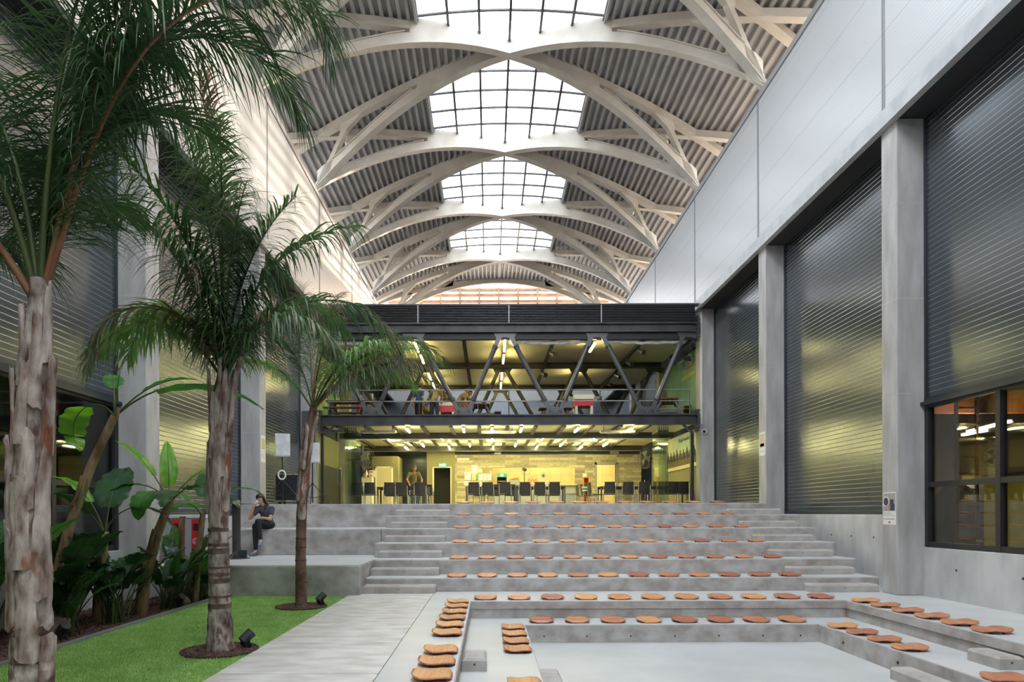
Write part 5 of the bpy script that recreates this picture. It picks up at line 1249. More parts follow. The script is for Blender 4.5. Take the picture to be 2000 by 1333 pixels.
# ------------------------------------------------------------------ things on the forecourt and the platform
def speaker(x, y, rz, label, lab2):
    t = thing('loudspeaker', label, 'speaker', (x, y, 1.73 + 1.32), rz, 'covered loudspeakers')
    m = MB(); m.prism([(-.20, -.16), (.20, -.16), (.17, .18), (-.17, .18)], lambda p, s: (p[0], p[1], .62 * s)); m.build('cover', 'cover', t, bevel=.02)
    m = MB(); m.box(-.205, .205, -.165, -.16, .0, .03); m.box(-.19, .19, -.15, .17, .62, .628); m.build('hem', 'greyplastic', t)
    t = thing('speaker_stand', lab2, 'stand', (x, y, 1.73), rz, 'speaker stands')
    m = MB(); m.tube([(0, 0, .1), (0, 0, 1.32)], .018, 10); m.build('pole', 'black', t)
    m = MB(); m.tube([(0, 0, .62), (0, 0, .72)], .032, 10); m.build('collar', 'black', t)
    for k in range(3):
        a = 2 * PI * k / 3 - .5; v = Vector((math.cos(a), math.sin(a), 0))
        m = MB(); m.tube([Vector((0, 0, .67)) + v * .03, v * .62 + Vector((0, 0, .012))], .013, 8); m.tube([Vector((0, 0, .25)), v * .36 + Vector((0, 0, .28))], .009, 6); m.build('leg', 'black', t)
speaker(-5.67, 18.75, .35, 'loudspeaker in a pale grey cover above the flight case behind the woman', 'black tripod stand in front of the flight case')
speaker(-5.45, 21.1, .35, 'loudspeaker in a pale grey cover behind the slim leaning palm trunk', 'black tripod stand beside the cafe glass doors')
t = thing('flight_case', 'black flight case with silver edges standing behind the seated woman', 'case', (-5.68, 19.55, 1.73))
m = MB(); m.box(-.34, .36, -.3, .4, .12, .86); m.build('body', 'trouser', t)
m = MB()
for x in (-.35, .35):
    for y in (-.31, .39): m.box(x - .02, x + .03, y - .02, y + .03, .10, .88)
for z in (.10, .85): m.box(-.36, .38, -.325, -.295, z, z + .035); m.box(.355, .385, -.32, .42, z, z + .035)
m.build('edge_profile', 'chrome', t)
m = MB()
for y in (-.12, .18): m.box(.36, .372, y, y + .1, .3, .42); m.box(.36, .372, y, y + .1, .56, .68)
m.build('latch', 'chrome', t)
for x in (-.25, .27):
    for y in (-.22, .32): m = MB(); m.tube([(x - .02, y, .06), (x + .02, y, .06)], .06, 12); m.box(x - .03, x + .03, y - .03, y + .03, .09, .12); m.build('caster', 'black', t)
t = thing('cable_reel', 'white round cable reel hanging on the speaker stand pole', 'cable', (-5.66, 18.7, 2.55))
m = MB(); m.tube([(.0 + .1 * math.cos(a), -.03, .12 * math.sin(a)) for a in [2 * PI * i / 20 for i in range(21)]], .022, 6); m.build('coil', 'white', t)
m = MB(); m.tube([(-.02, 0, .1), (.0, .05, .16)], .008, 6); m.build('hook', 'black', t)
t = thing('bar_table', 'tall dark steel standing table on the platform beside the ringed palm trunk', 'table', (-5.31, 14.35, .55))
m = MB(); m.tube([(0, 0, 0), (0, 0, .015)], .27, 24); m.build('base_plate', 'dsteel', t)
m = MB(); m.tube([(0, 0, .015), (0, 0, 1.14)], .085, 16); m.build('post', 'dsteel', t)
m = MB(); m.box(-.28, .28, -.28, .28, 1.14, 1.155); m.build('table_top', 'dsteel2', t)
m = MB(); m.box(.09, .22, -.03, .03, .015, .18); m.build('bracket', 'dsteel', t)
t = thing('litter_bin', 'grey and red recycling bin on the platform behind the banana plants', 'bin', (-5.85, 13.35, .55))
m = MB(); m.box(-.38, .36, -.24, .24, .05, .86); m.build('cabinet', 'greyplastic', t, bevel=.01)
m = MB(); m.box(-.40, .38, -.26, .26, .86, .93); m.build('lid', 'cover', t, bevel=.01)
for x in (-.14, .24):
    m = MB(); m.box(x - .10, x + .06, -.25, -.24, .10, .84); p = m.build('front_panel', 'red', t)
    m = MB(); m.box(x - .06, x + .03, -.255, -.25, .62, .76); m.build('slot', 'black', p)
    m = MB(); m.tube([(x - .02 + .055 * math.cos(a), -.253, .42 + .055 * math.sin(a)) for a in [2 * PI * i / 20 for i in range(21)]], .005, 5); m.bar((x - .05, -.253, .40), (x + .01, -.253, .40), .006, .008, (0, 1, 0)); m.bar((x - .02, -.253, .46), (x - .045, -.253, .41), .006, .008, (0, 1, 0)); m.build('emblem', 'white', p)
m = MB(); m.box(-.36, .34, -.22, .22, 0, .05); m.build('plinth', 'black', t)
def poster(x, y, z0, z1, w, s, label, cat, body):
    """sheet on a column face that looks into the hall; s=+1: window-side column (faces -X)"""
    t = thing('poster', label, cat, (x, y, z0))
    m = MB(); m.box(*sorted((0, -s * .004)), -w / 2, w / 2, 0, z1 - z0); m.build('sheet', 'paper', t)
    for nm, mt, ya, yb, a, c in body:
        m = MB(); m.box(*sorted((-s * .004, -s * .006)), ya, yb, a, c); m.build(nm, mt, t)
    return t
t = poster(7.29, 12.42, 1.26, 1.85, .40, 1, 'poster of a worker at a round machine on the nearest window-side column', 'poster', [('photo', 'greyplastic', -.185, .185, .25, .57), ('text_line', 'inkg', -.03, .185, .215, .222), ('text_line', 'inkg', -.05, .185, .19, .197), ('text_line', 'inkg', -.15, .185, .165, .172), ('caption', 'ink', -.15, .185, .10, .108), ('logo', 'pinkred', -.03, .03, .03, .055)])
m = MB(); m.tube([(-.0065, .10, .42), (-.0075, .10, .42)], .075, 18); m.build('photo_machine', 'ink', t)
m = MB(); m.tube([(-.0062, .10 + .085 * math.cos(a), .42 + .085 * math.sin(a)) for a in [2 * PI * i / 20 for i in range(21)]], .009, 5); m.build('photo_ring', 'paper', t)
m = MB(); m.box(-.0075, -.0062, -.13, -.02, .26, .46); m.build('photo_worker', 'ink', t)
m = MB(); m.box(-.008, -.0064, -.16, -.10, .26, .38); m.build('photo_spark', 'shirt_b', t)
m = MB(); m.box(-.008, -.0064, -.03, .02, .26, .34); m.build('photo_glove', 'orange', t)
poster(7.29, 18.2, 3.0, 3.62, .38, 1, 'small printed sheet with a yellow picture on the second window-side column', 'notice', [('photo', 'cream', -.17, .17, .22, .58), ('photo_detail', 'wood', -.14, .12, .24, .32), ('text_line', 'inkg', -.15, .15, .12, .128), ('text_line', 'inkg', -.10, .15, .09, .098)])
poster(-5.95, 18.0, 2.85, 3.55, .36, -1, 'pale map poster on the column behind the seated woman', 'poster', [('map', 'yellow_ink', -.14, .12, .34, .62), ('text_line', 'inkg', -.14, .14, .2, .208), ('text_line', 'inkg', -.14, .1, .16, .168), ('text_line', 'inkg', -.14, .12, .12, .128)])
t = thing('dome_camera', 'small white dome camera on the cafe-front column', 'camera', (7.42, 23.5, 4.28))
m = MB(); m.tube([(0, .04, 0), (0, -.05, 0)], .085, 16); m.build('housing', 'white', t)
m = MB(); m.ball((-.02, -.06, -.01), .055, 14, 10); m.build('lens_dome', 'black', t, smooth=True)
t = thing('cable_duct', 'white vertical cable duct on the cafe-front column', 'duct', (7.33, 23.53, 4.5))
m = MB(); m.box(-.03, .03, -.03, .015, 0, 3.9); m.build('duct', 'white', t)
m = MB(); m.box(-.04, .04, -.035, .0, -.02, .02); m.build('end_cap', 'greytrim', t)
t = thing('steel_board', 'grey steel board fixed on the palm-side cafe-front column', 'board', (-6.1, 23.36, 3.9))
m = MB(); m.box(-.28, .17, -.05, .02, 0, 1.1); m.build('panel', 'dsteel2', t, bevel=.01)
m = MB(); m.box(-.30, .19, -.06, -.05, -.02, .04); m.build('lower_edge', 'dsteel', t)
# ------------------------------------------------------------------ lawn, planting bed
b = MB(); b.box(-4.83, XP, Y0, 12.43, -.3, -.015); struct('lawn_base', b, 'grass')
b = MB(); b.box(-6.45, -4.86, Y0, 12.43, -.3, -.03); struct('planting_bed', b, 'soil')
b = MB(); b.box(-4.86, -4.83, Y0, 12.43, -.3, .03); struct('trim_11', b, 'greyplastic')
PALMS = [(-3.02, 4.5), (-2.96, 7.5), (-3.03, 11.0)]
DISC = .40
def scatter(name, label, cat, n, area, size, mat, holes=(), rings=(), seed=1, kind='chip', zbase=0.0):
    rg = np.random.default_rng(seed); x0, x1, y0, y1 = area
    P = np.stack([rg.uniform(x0, x1, n), rg.uniform(y0, y1, n)], 1)
    if kind == 'blade':   # denser near the camera
        P[:, 1] = y0 + (y1 - y0) * rg.random(n) ** 1.25
    keep = np.ones(n, bool)
    for (hx, hy, hr) in holes: keep &= (P[:, 0] - hx) ** 2 + (P[:, 1] - hy) ** 2 > hr * hr
    if rings:
        k2 = np.zeros(n, bool)
        for (hx, hy, hr) in rings: k2 |= (P[:, 0] - hx) ** 2 + (P[:, 1] - hy) ** 2 < hr * hr
        keep &= k2
    P = P[keep]; n = len(P); a = rg.uniform(0, 2 * PI, n)
    if kind == 'blade':
        h = rg.uniform(.6, 1.2, n) * size; w_ = .0035; t = rg.uniform(0, 2 * PI, n); l = rg.uniform(.1, .7, n) * size
        V = np.zeros((n, 3, 3)); V[:, 0, 0] = P[:, 0] - w_ * np.cos(a); V[:, 0, 1] = P[:, 1] - w_ * np.sin(a); V[:, 1, 0] = P[:, 0] + w_ * np.cos(a); V[:, 1, 1] = P[:, 1] + w_ * np.sin(a)
        V[:, 2, 0] = P[:, 0] + l * np.cos(t); V[:, 2, 1] = P[:, 1] + l * np.sin(t); V[:, 2, 2] = h; V[:, :, 2] += zbase
        F = np.arange(3 * n).reshape(n, 3); vs = V.reshape(-1, 3)
    else:
        s = rg.uniform(.5, 1.2, n) * size
        base = np.array([(-1, -.5, 0), (1, -.6, 0), (.8, .6, 0), (-.9, .5, 0), (-.6, -.3, .6), (.7, -.3, .7), (.5, .4, .6), (-.6, .3, .5)])
        ca, sa = np.cos(a), np.sin(a); tl = rg.uniform(-.5, .5, n)
        X_ = base[None, :, 0] * s[:, None]; Y_ = base[None, :, 1] * s[:, None]; Z_ = base[None, :, 2] * s[:, None] + tl[:, None] * X_
        V = np.stack([P[:, 0, None] + X_ * ca[:, None] - Y_ * sa[:, None], P[:, 1, None] + X_ * sa[:, None] + Y_ * ca[:, None], Z_ + zbase + .4 * size * rg.random(n)[:, None]], 2)
        f = np.array([(0, 3, 2, 1), (4, 5, 6, 7), (0, 1, 5, 4), (1, 2, 6, 5), (2, 3, 7, 6), (3, 0, 4, 7)])
        F = (f[None] + 8 * np.arange(n)[:, None, None]).reshape(-1, 4); vs = V.reshape(-1, 3)
    me = bpy.data.meshes.new(name); me.from_pydata(vs.tolist(), [], F.tolist()); me.materials.append(M[mat])
    o = bpy.data.objects.new(name, me); COL.objects.link(o); o['kind'] = 'stuff'; o['label'] = label; o['category'] = cat
    return o
holes = [(x, y, DISC) for x, y in PALMS]
scatter('turf_grass', 'bright green short artificial turf between the planting bed and the concrete path', 'grass', 90000, (-4.82, XP - .005, 2.2, 12.42), .022, 'blade', holes, (), 3, 'blade', -.016)
scatter('bark_gravel', 'brown bark chips covering the planting bed under the banana plants', 'bark chips', 9000, (-6.4, -4.88, 3.5, 12.4), .022, 'chip', (), (), 4, 'chip', -.03)
scatter('bark_gravel', 'brown bark chips in the round beds at the feet of the three palms', 'bark chips', 9000, (-3.6, -2.5, 4, 11.6), .018, 'chip', (), [(x, y, DISC - .02) for x, y in PALMS], 5, 'chip', -.005)
for i, (x, y) in enumerate(PALMS):
    b = MB(); b.tube([(x + DISC * math.cos(a), y + DISC * math.sin(a), .002) for a in [2 * PI * q / 40 for q in range(41)]], .012, 6); b.tube([(x, y, -.012), (x, y, -.002)], DISC, 40); struct('trim_12', b, 'soil')

# ------------------------------------------------------------------ palms
def curve(base, az, el, L, droop, n=16, pw=1.5, twist=0.0):
    az = math.radians(az); p = Vector(base); pts = [p.copy()]
    for i in range(n):
        t = (i + .5) / n; e = math.radians(el - droop * t ** pw); a = az + math.radians(twist) * t
        p = p + Vector((math.cos(a) * math.cos(e), math.sin(a) * math.cos(e), math.sin(e))) * (L / n); pts.append(p.copy())
    return pts
def at(pts, t):
    f = t * (len(pts) - 1); i = min(int(f), len(pts) - 2); return pts[i].lerp(pts[i + 1], f - i), (pts[i + 1] - pts[i]).normalized()
def frond(parent, base, az, el, L, droop, ll, mat, pet, n=46, r0=.022, t0=.16, hang=.5, tip=None, seed=0, wid=.013, pw=1.5, twist=0, dry=None):
    n = int(n * 1.7); ll *= 1.2; wid *= 1.2
    rg = random.Random(seed); pts = curve(base, az, el, L, droop, 18, pw, twist)
    lf = MB(); dr = MB()
    for side in (-1, 1):
        for k in range(n):
            t = t0 + (1 - t0) * (k + rg.uniform(-.3, .3)) / n
            t = min(max(t, t0), .995); p, T = at(pts, t)
            S = T.cross(Vector((0, 0, 1)))
            if S.length < .15: S = Vector((-math.sin(math.radians(az)), math.cos(math.radians(az)), 0)) * -1
            S.normalize(); U = S.cross(T)
            if U.z < 0: U = -U
            q = (t - t0) / (1 - t0); ln = ll * (.45 + .55 * math.sin(PI * min(1, .12 + q * .88) ** .8)) * rg.uniform(.8, 1.12)
            a = math.radians(lerp(22, 62, q) + rg.uniform(-8, 8)); up = rg.uniform(-.1, .45)
            d = (S * side * math.cos(a) + T * math.sin(a) + U * up).normalized()
            w_ = wid * rg.uniform(.8, 1.15) * (.6 + .4 * math.sin(PI * q)); hd = hang * rg.uniform(.55, 1.5); ms = 5
            c = p.copy(); rows = []
            for j in range(ms + 1):
                f = j / ms; wj = w_ * (.55 + .75 * f if f < .4 else .85 * (1 - f) / .6 + .03)
                W = d.cross(Vector((0, 0, 1)) if abs(d.z) < .9 else T)
                if W.length < 1e-3: W = S.copy()
                W.normalize(); W = (W + U * .35 * side).normalized()
                rows.append((c - W * wj, c + W * wj))
                d = (d + Vector((0, 0, -1)) * hd * (.25 + .55 * f)).normalized(); c = c + d * (ln / ms)
            (dr if dry and rg.random() < dry(q) else lf).strip(rows)
    o = lf.build('frond', mat, parent, True, fixn=False)
    m = MB(); m.tube(pts, [lerp(r0, .004, (i / 18) ** .8) for i in range(19)], 7); off = m.build('rachis', pet, o, True, smooth=True)
    if dry and dr.f: dr.build('dry_leaves', 'palm_dry', o, True, fixn=False)
    return o
def trunk_mesh(parent, pts, rs, mat, seed, rough=.06):
    rg = random.Random(seed); n = 60; P = []; RR = []
    K = len(pts) - 1
    for i in range(n + 1):
        f = i / n * K; j = min(int(f), K - 1); P.append(Vector(pts[j]).lerp(Vector(pts[j + 1]), f - j)); RR.append(lerp(rs[j], rs[j + 1], f - j) * rg.uniform(.975, 1.03))
    tab = {}
    def jit(i, j):
        return 1 + rough * math.sin(j * 1.9 + seed) * .35 + rg.uniform(-rough, rough) * .6
    m = MB(); m.tube(P, RR, 20, True, jit); return m.build('trunk', mat, parent, True, smooth=True), P, RR
def boot(parent, P, RR, h, a, ln, w0, w1, out, mat='boot'):
    """a dead leaf base: a curved shard hugging the trunk, then standing off it"""
    jag = random.Random(int(h * 1000 + a * 77)); n = 7; m = MB(); fr = []; bk = []
    for j in range(n + 1):
        f = j / n; z = h + ln * f; k = min(range(len(P)), key=lambda q_: abs(P[q_].z - z))
        c = Vector((P[k].x, P[k].y, z)); r = RR[k] * 1.015 + .012 + out * f ** 2.2; w = lerp(w0, w1, f) * jag.uniform(.88, 1.1); row = []; rb = []
        for s in (-1, -.5, 0, .5, 1):
            th = a + s * w / max(r, .05) * .5 if out < .05 or f < .5 else a + s * w / .12 * .5
            rr_ = r + .010 * (1 - s * s)
            jz = jag.uniform(-.055, .055) if j == n else jag.uniform(-.03, .03) if j == 0 else 0; rr_ += jag.uniform(-.004, .004)
            row.append(c + Vector((math.cos(th) * rr_, math.sin(th) * rr_, jz)))
            rb.append(c + Vector((math.cos(th) * (rr_ - .018), math.sin(th) * (rr_ - .018), jz)))
        fr.append(row); bk.append(rb)
    vs = [p for r in fr for p in r] + [p for r in bk for p in r]; nn = (n + 1) * 5; fs = []
    for j in range(n):
        for q in range(4):
            b_ = j * 5 + q; fs += [(b_, b_ + 1, b_ + 6, b_ + 5), (nn + b_, nn + b_ + 5, nn + b_ + 6, nn + b_ + 1)]
        fs += [(j * 5, j * 5 + 5, nn + j * 5 + 5, nn + j * 5), (j * 5 + 4, nn + j * 5 + 4, nn + j * 5 + 9, j * 5 + 9)]
    fs += [tuple(n * 5 + q for q in range(5)) + tuple(nn + n * 5 + q for q in (4, 3, 2, 1, 0)), tuple(range(4, -1, -1)) + tuple(nn + q for q in range(5))]
    m.add(vs, fs); return m.build('leaf_base', mat, parent, True)
# palm 1, nearest
x, y = PALMS[0]
t = thing('palm_tree', 'nearest palm with a thick peeling trunk and big dark fronds filling the upper corner', 'palm tree', (x, y, 0), 0, 'palms on the lawn')
tr, P, RR = trunk_mesh(t, [(x, y, -.05), (x, y, .35), (x + .005, y, .95), (x - .005, y, 1.6), (x + .03, y, 2.2), (x + .06, y, 2.75), (x + .065, y, 3.05)], [.155, .125, .118, .112, .098, .075, .055], 'bark', 1)
for z in (.12, .30, .50, .68): k = min(range(len(P)), key=lambda q: abs(P[q].z - z)); m = MB(); hh = R.uniform(.03, .07); m.tube([P[k], P[k] + Vector((0, 0, hh))], [RR[k] * 1.045, RR[k] * 1.03], 20, False, lambda i, j: R.uniform(.985, 1.02)); m.build('trunk_scar', 'ring', t, True)
rg = random.Random(5)
for h, a, ln, w0, w1, out in ((.55, -1.2, .5, .15, .09, .0), (.75, -2.4, .7, .16, .10, .01), (.95, -.5, .55, .15, .10, .012), (1.15, -1.6, .6, .17, .12, .004), (1.35, -2.7, .62, .14, .05, .035), (1.42, -.35, .62, .14, .05, .035), (1.55, -1.3, .5, .13, .09, .004), (1.75, -2.9, .68, .12, .045, .045), (1.8, -.2, .7, .12, .05, .03), (1.95, -1.8, .55, .11, .08, .004), (2.2, -1.1, .6, .10, .06, .004), (2.35, -2.6, .5, .09, .04, .02), (2.5, -.4, .5, .09, .04, .02), (.4, -.2, .3, .14, .12, .02), (1.1, 1.5, .6, .15, .1, .01), (1.9, 1.2, .6, .12, .06, .02)):
    boot(t, P, RR, h, a, ln, w0, w1, out)
top = Vector((x + .065, y, 2.85))
FR1 = [(10, 78, 3.9, 150, .62, 'palm1', 'petiole_b', 70, .030, .36, .62, 4.0), (70, 88, 3.3, 30, .66, 'palm1', 'petiole_g', 66, .030, .14, .5, 1.5), (182, 60, 2.5, 60, .55, 'palm1', 'petiole_b', 44, .030, .34, .5, 1.5), (55, 84, 2.4, 40, .6, 'palm1', 'petiole_g', 60, .024, .2, .6, 1.8), (120, 72, 2.8, 90, .62, 'palm1', 'petiole_g', 54, .024, .2, .55, 1.6),
       (160, 82, 3.0, 70, .62, 'palm1', 'petiole_g', 54, .024, .25, .5, 1.6), (100, 66, 2.2, 70, .55, 'palm2', 'petiole_g', 54, .02, .25, .6, 1.5), (22, 80, 4.1, 185, .62, 'palm1', 'petiole_g', 66, .024, .4, .75, 3.6), (140, 48, 2.0, 60, .5, 'palm1', 'petiole_g', 44, .02, .25, .6, 1.5),
       (65, 80, 2.7, 100, .66, 'palm1', 'petiole_g', 60, .024, .2, .6, 2.2), (-30, 85, 3.0, 60, .6, 'palm1', 'petiole_g', 56, .024, .3, .7, 2.0), (5, 74, 3.4, 140, .66, 'palm1', 'petiole_b', 66, .024, .36, .8, 3.2), (40, 80, 3.6, 160, .66, 'palm1', 'petiole_g', 66, .024, .3, .75, 3.0), (85, 82, 3.4, 80, .64, 'palm1', 'petiole_g', 60, .024, .25, .65, 2.2), (205, 78, 3.0, 80, .62, 'palm1', 'petiole_g', 54, .024, .25, .6, 1.8)]
for i, (az, el, L, dp_, ll, mt, pe, n, r0, t0, hg, pw_) in enumerate(FR1): frond(t, top, az, el, L, dp_, ll, mt, pe, n, r0, t0, hg, seed=i + 10, wid=.0092, pw=pw_)
# palm 2, ringed trunk
x, y = PALMS[1]
t = thing('palm_tree', 'middle palm with a ringed brown trunk and one tall upright frond with a dry tip', 'palm tree', (x, y, 0), 0, 'palms on the lawn')
tr, P, RR = trunk_mesh(t, [(x, y, -.05), (x, y, .12), (x + .0, y, .5), (x - .015, y, 1.3), (x + .01, y, 2.1), (x + .03, y, 2.75), (x + .05, y, 3.05)], [.165, .14, .116, .104, .112, .10, .06], 'bark', 2)
for z in (.46, .56, .70, .82, .93, 1.04, 1.16, 1.26): k = min(range(len(P)), key=lambda q: abs(P[q].z - z)); m = MB(); hh = R.uniform(.02, .06); m.tube([P[k], P[k] + Vector((0, 0, hh))], [RR[k] * 1.045, RR[k] * 1.03], 20, False, lambda i, j: R.uniform(.985, 1.02)); m.build('trunk_scar', 'ring', t, True)
for h, a, ln, w0, w1, out in ((1.35, -1.6, .8, .2, .14, .004), (1.5, -2.7, .75, .17, .10, .012), (1.55, -.5, .8, .18, .10, .012), (1.9, -1.2, .7, .17, .10, .004), (2.1, -2.2, .7, .16, .09, .01), (2.3, -.2, .95, .13, .05, .16), (2.4, -2.95, .75, .13, .05, .13), (2.45, -1.7, .75, .12, .06, .02), (2.5, -1.0, .6, .11, .06, .02), (2.6, 1.2, .5, .11, .05, .1)):
    boot(t, P, RR, h, a, ln, w0 * .72, w1 * .72, out)
top = Vector((x + .05, y, 2.95))
tipdry = lambda q: 1.0 if q > .78 else .12 if q > .6 else 0.03
FR2 = [(-120, 90, 3.3, 14, .62, 'palm2', 'petiole_g', 74, .026, .10, .9, tipdry, .016), (8, 66, 2.7, 150, .52, 'palm2', 'petiole_g', 54, .022, .2, .75, lambda q: .5 if q > .75 else .05, .013), (172, 58, 2.1, 130, .5, 'palm3', 'petiole_g', 48, .02, .22, .7, lambda q: .6 if q > .8 else .05, .014), (-70, 84, 2.7, 60, .62, 'palm2', 'petiole_g', 60, .022, .1, .95, lambda q: .08, .014), (-145, 84, 2.8, 55, .62, 'palm2', 'petiole_g', 60, .022, .1, .95, lambda q: .25 if q > .8 else .05, .014), (-95, 86, 2.7, 40, .58, 'palm2', 'petiole_g', 60, .022, .1, .9, lambda q: .05, .014), (20, 80, 2.6, 70, .55, 'palm2', 'petiole_g', 56, .022, .12, .9, lambda q: .05, .014), (-30, 82, 2.2, 60, .55, 'palm2', 'petiole_g', 52, .022, .1, .9, lambda q: .05, .014), (150, 68, 2.4, 140, .5, 'palm3', 'petiole_g', 50, .02, .2, .6, lambda q: .1, .015),
       (55, 70, 2.4, 110, .5, 'palm2', 'petiole_g', 50, .02, .2, .7, lambda q: .05, .013), (110, 60, 2.0, 90, .5, 'palm2', 'petiole_g', 44, .02, .2, .7, lambda q: .1, .013), (-60, 80, 2.3, 75, .5, 'palm2', 'petiole_g', 50, .02, .12, .95, lambda q: .1, .013), (-110, 74, 2.2, 80, .5, 'palm2', 'petiole_g', 50, .02, .12, .95, lambda q: .1, .013), (195, 75, 2.0, 170, .45, 'palm2', 'petiole_g', 46, .02, .15, .95, lambda q: .55, .012), (-20, 62, 1.9, 140, .5, 'palm2', 'petiole_g', 46, .02, .15, .9, lambda q: .1, .013)]
for i, (az, el, L, dp_, ll, mt, pe, n, r0, t0, hg, dry, wd) in enumerate(FR2): frond(t, top, az, el, L, dp_, ll, mt, pe, n, r0, t0, hg, seed=i + 40, wid=wd, dry=dry)
# palm 3, slim leaning
x, y = PALMS[2]
t = thing('palm_tree', 'farthest palm with a slim leaning red-brown trunk in front of the cafe', 'palm tree', (x, y, 0), 0, 'palms on the lawn')
tr, P, RR = trunk_mesh(t, [(x, y, -.05), (x, y, .1), (x - .005, y, .8), (x + .01, y, 1.5), (x + .06, y, 2.2), (x + .13, y, 2.8), (x + .20, y, 3.2)], [.10, .09, .082, .08, .078, .07, .05], 'bark2', 3, .04)
for z in (.2, .38, .55, .74, .92, 1.1, 1.28): k = min(range(len(P)), key=lambda q: abs(P[q].z - z)); m = MB(); m.tube([P[k], P[k] + Vector((0, 0, .025))], [RR[k] * 1.07, RR[k] * 1.065], 18, False); m.build('trunk_scar', 'ring', t, True)
for h, a, ln, w0, w1, out in ((1.4, -1.2, .7, .12, .07, .004), (1.7, -2.4, .8, .12, .05, .012), (1.75, -.5, .75, .11, .06, .006), (2.2, -1.7, .7, .1, .06, .004), (2.3, -2.8, .6, .09, .04, .03), (2.45, -.3, .7, .09, .04, .02)): boot(t, P, RR, h, a, ln, w0, w1, out)
top = Vector((x + .20, y, 3.15))
FR3 = [(80, 84, 2.45, 45, .5, 'palm2', 'petiole_b', 54, .02, .2, .35, lambda q: .9 if q > .5 else .1, .012), (-8, 48, 2.3, 78, .55, 'palm_grey', 'petiole_b', 56, .02, .18, .75, lambda q: .5 if q > .6 else .1, .013), (12, 68, 2.9, 120, .5, 'palm2', 'petiole_g', 56, .02, .3, .7, lambda q: .2 if q > .7 else .03, .012), (-25, 62, 2.2, 90, .5, 'palm3', 'petiole_g', 54, .018, .15, .7, lambda q: .05, .013),
       (172, 60, 1.7, 75, .45, 'palm3', 'petiole_g', 44, .016, .25, .5, lambda q: .05, .013), (150, 76, 2.0, 60, .45, 'palm2', 'petiole_g', 46, .016, .2, .5, lambda q: .3 if q > .6 else .05, .012), (35, 56, 2.2, 95, .5, 'palm3', 'petiole_g', 50, .018, .2, .7, lambda q: .05, .013), (-5, 58, 2.5, 95, .52, 'palm3', 'petiole_g', 56, .018, .2, .75, lambda q: .06, .013), (20, 50, 2.3, 85, .5, 'palm2', 'petiole_g', 54, .018, .2, .75, lambda q: .06, .013), (60, 72, 2.0, 95, .45, 'palm3', 'petiole_g', 48, .016, .2, .6, lambda q: .05, .012), (-60, 72, 1.7, 80, .42, 'palm2', 'petiole_g', 44, .016, .15, .8, lambda q: .1, .012), (120, 84, 2.3, 25, .45, 'palm2', 'petiole_b', 46, .016, .3, .4, lambda q: .8 if q > .5 else .1, .012)]
for i, (az, el, L, dp_, ll, mt, pe, n, r0, t0, hg, dry, wd) in enumerate(FR3): frond(t, top, az, el, L, dp_, ll, mt, pe, n, r0, t0, hg, seed=i + 70, wid=wd, dry=dry)

# ------------------------------------------------------------------ banana plants and shrubs
def leaf(parent, base, az, el, L, droop, W, mat, pet='petiole_g', tp=.28, fold=.25, roll=0.0, seed=0, r0=.014, pw=1.6, tears=0.0, twist=0):
    rg = random.Random(seed); pts = curve(base, az, el, L, droop, 20, pw, twist); rows = []; n = 22
    ph = rg.uniform(0, 6)
    for i in range(n + 1):
        q = i / n; t = tp + (1 - tp) * q; p, T = at(pts, min(t, .999))
        S = T.cross(Vector((0, 0, 1)))
        if S.length < .12: S = Vector((math.sin(math.radians(az)), -math.cos(math.radians(az)), 0))
        S.normalize(); U = S.cross(T).normalized()
        if roll: S, U = S * math.cos(roll) + U * math.sin(roll), U * math.cos(roll) - S * math.sin(roll)
        w_ = W * max(.02, math.sin(PI * (.04 + .96 * q) ** .72)) ** .62 * .5
        row = []
        for s in (-1, -.75, -.4, 0, .4, .75, 1):
            e = 1 + (.05 * math.sin(i * 2.1 + ph + s) if abs(s) == 1 else 0)
            if abs(s) == 1 and tears and rg.random() < tears: e *= .72
            row.append(p + S * (s * w_ * e) + U * (fold * abs(s) ** 1.3 * w_ - fold * .6 * s * s * s * s * w_ * 1.2 + .03 * W * math.sin(i * 1.3 + ph) * s))
        rows.append(row)
    m = MB(); m.strip(rows); o = m.build('leaf', mat, parent, True, smooth=True, fixn=False)
    m = MB(); m.tube(pts, [lerp(r0, .003, (i / 20) ** .7) for i in range(21)], 6); m.build('midrib', pet, o, True, smooth=True)
    return o
def stem(parent, pts, rs, mat='ban_stem', seed=1): 
    return trunk_mesh(parent, pts, rs, mat, seed, .05)
# leaning banana
t = thing('banana_plant', 'leaning banana plant with a papery brown stem and a translucent bright leaf', 'banana plant', (-5.55, 8.5, -.03), 0, 'banana plants')
o, P, RR = stem(t, [(-5.55, 8.5, -.1), (-5.42, 8.5, .6), (-5.22, 8.5, 1.35), (-4.95, 8.5, 2.1), (-4.66, 8.5, 2.72)], [.075, .065, .06, .055, .045], seed=5)
for h, a, w in ((.7, -1.3, .09), (1.2, -.6, .08), (1.6, -1.8, .08), (2.1, -1.0, .07), (2.45, -.4, .06)): boot(t, P, RR, h, a, .35, w, w * .6, .01, 'ban_stem')
tp_ = (-4.66, 8.5, 2.7)
leaf(t, tp_, 168, 62, 1.15, 205, .46, 'ban1', seed=1, tp=.42, fold=.12, pw=1.0); leaf(t, tp_, 22, 52, 1.15, 60, .20, 'ban2', seed=2, tp=.40, fold=.5); leaf(t, tp_, 8, 46, 2.0, 88, .36, 'ban2', seed=3, tp=.30, fold=-.6, pw=1.1, tears=.2)
leaf(t, tp_, 80, 84, .62, 10, .03, 'ban2', seed=4, tp=.5, fold=.1); leaf(t, tp_, 120, 70, .9, 60, .25, 'ban2', seed=5, tp=.5)
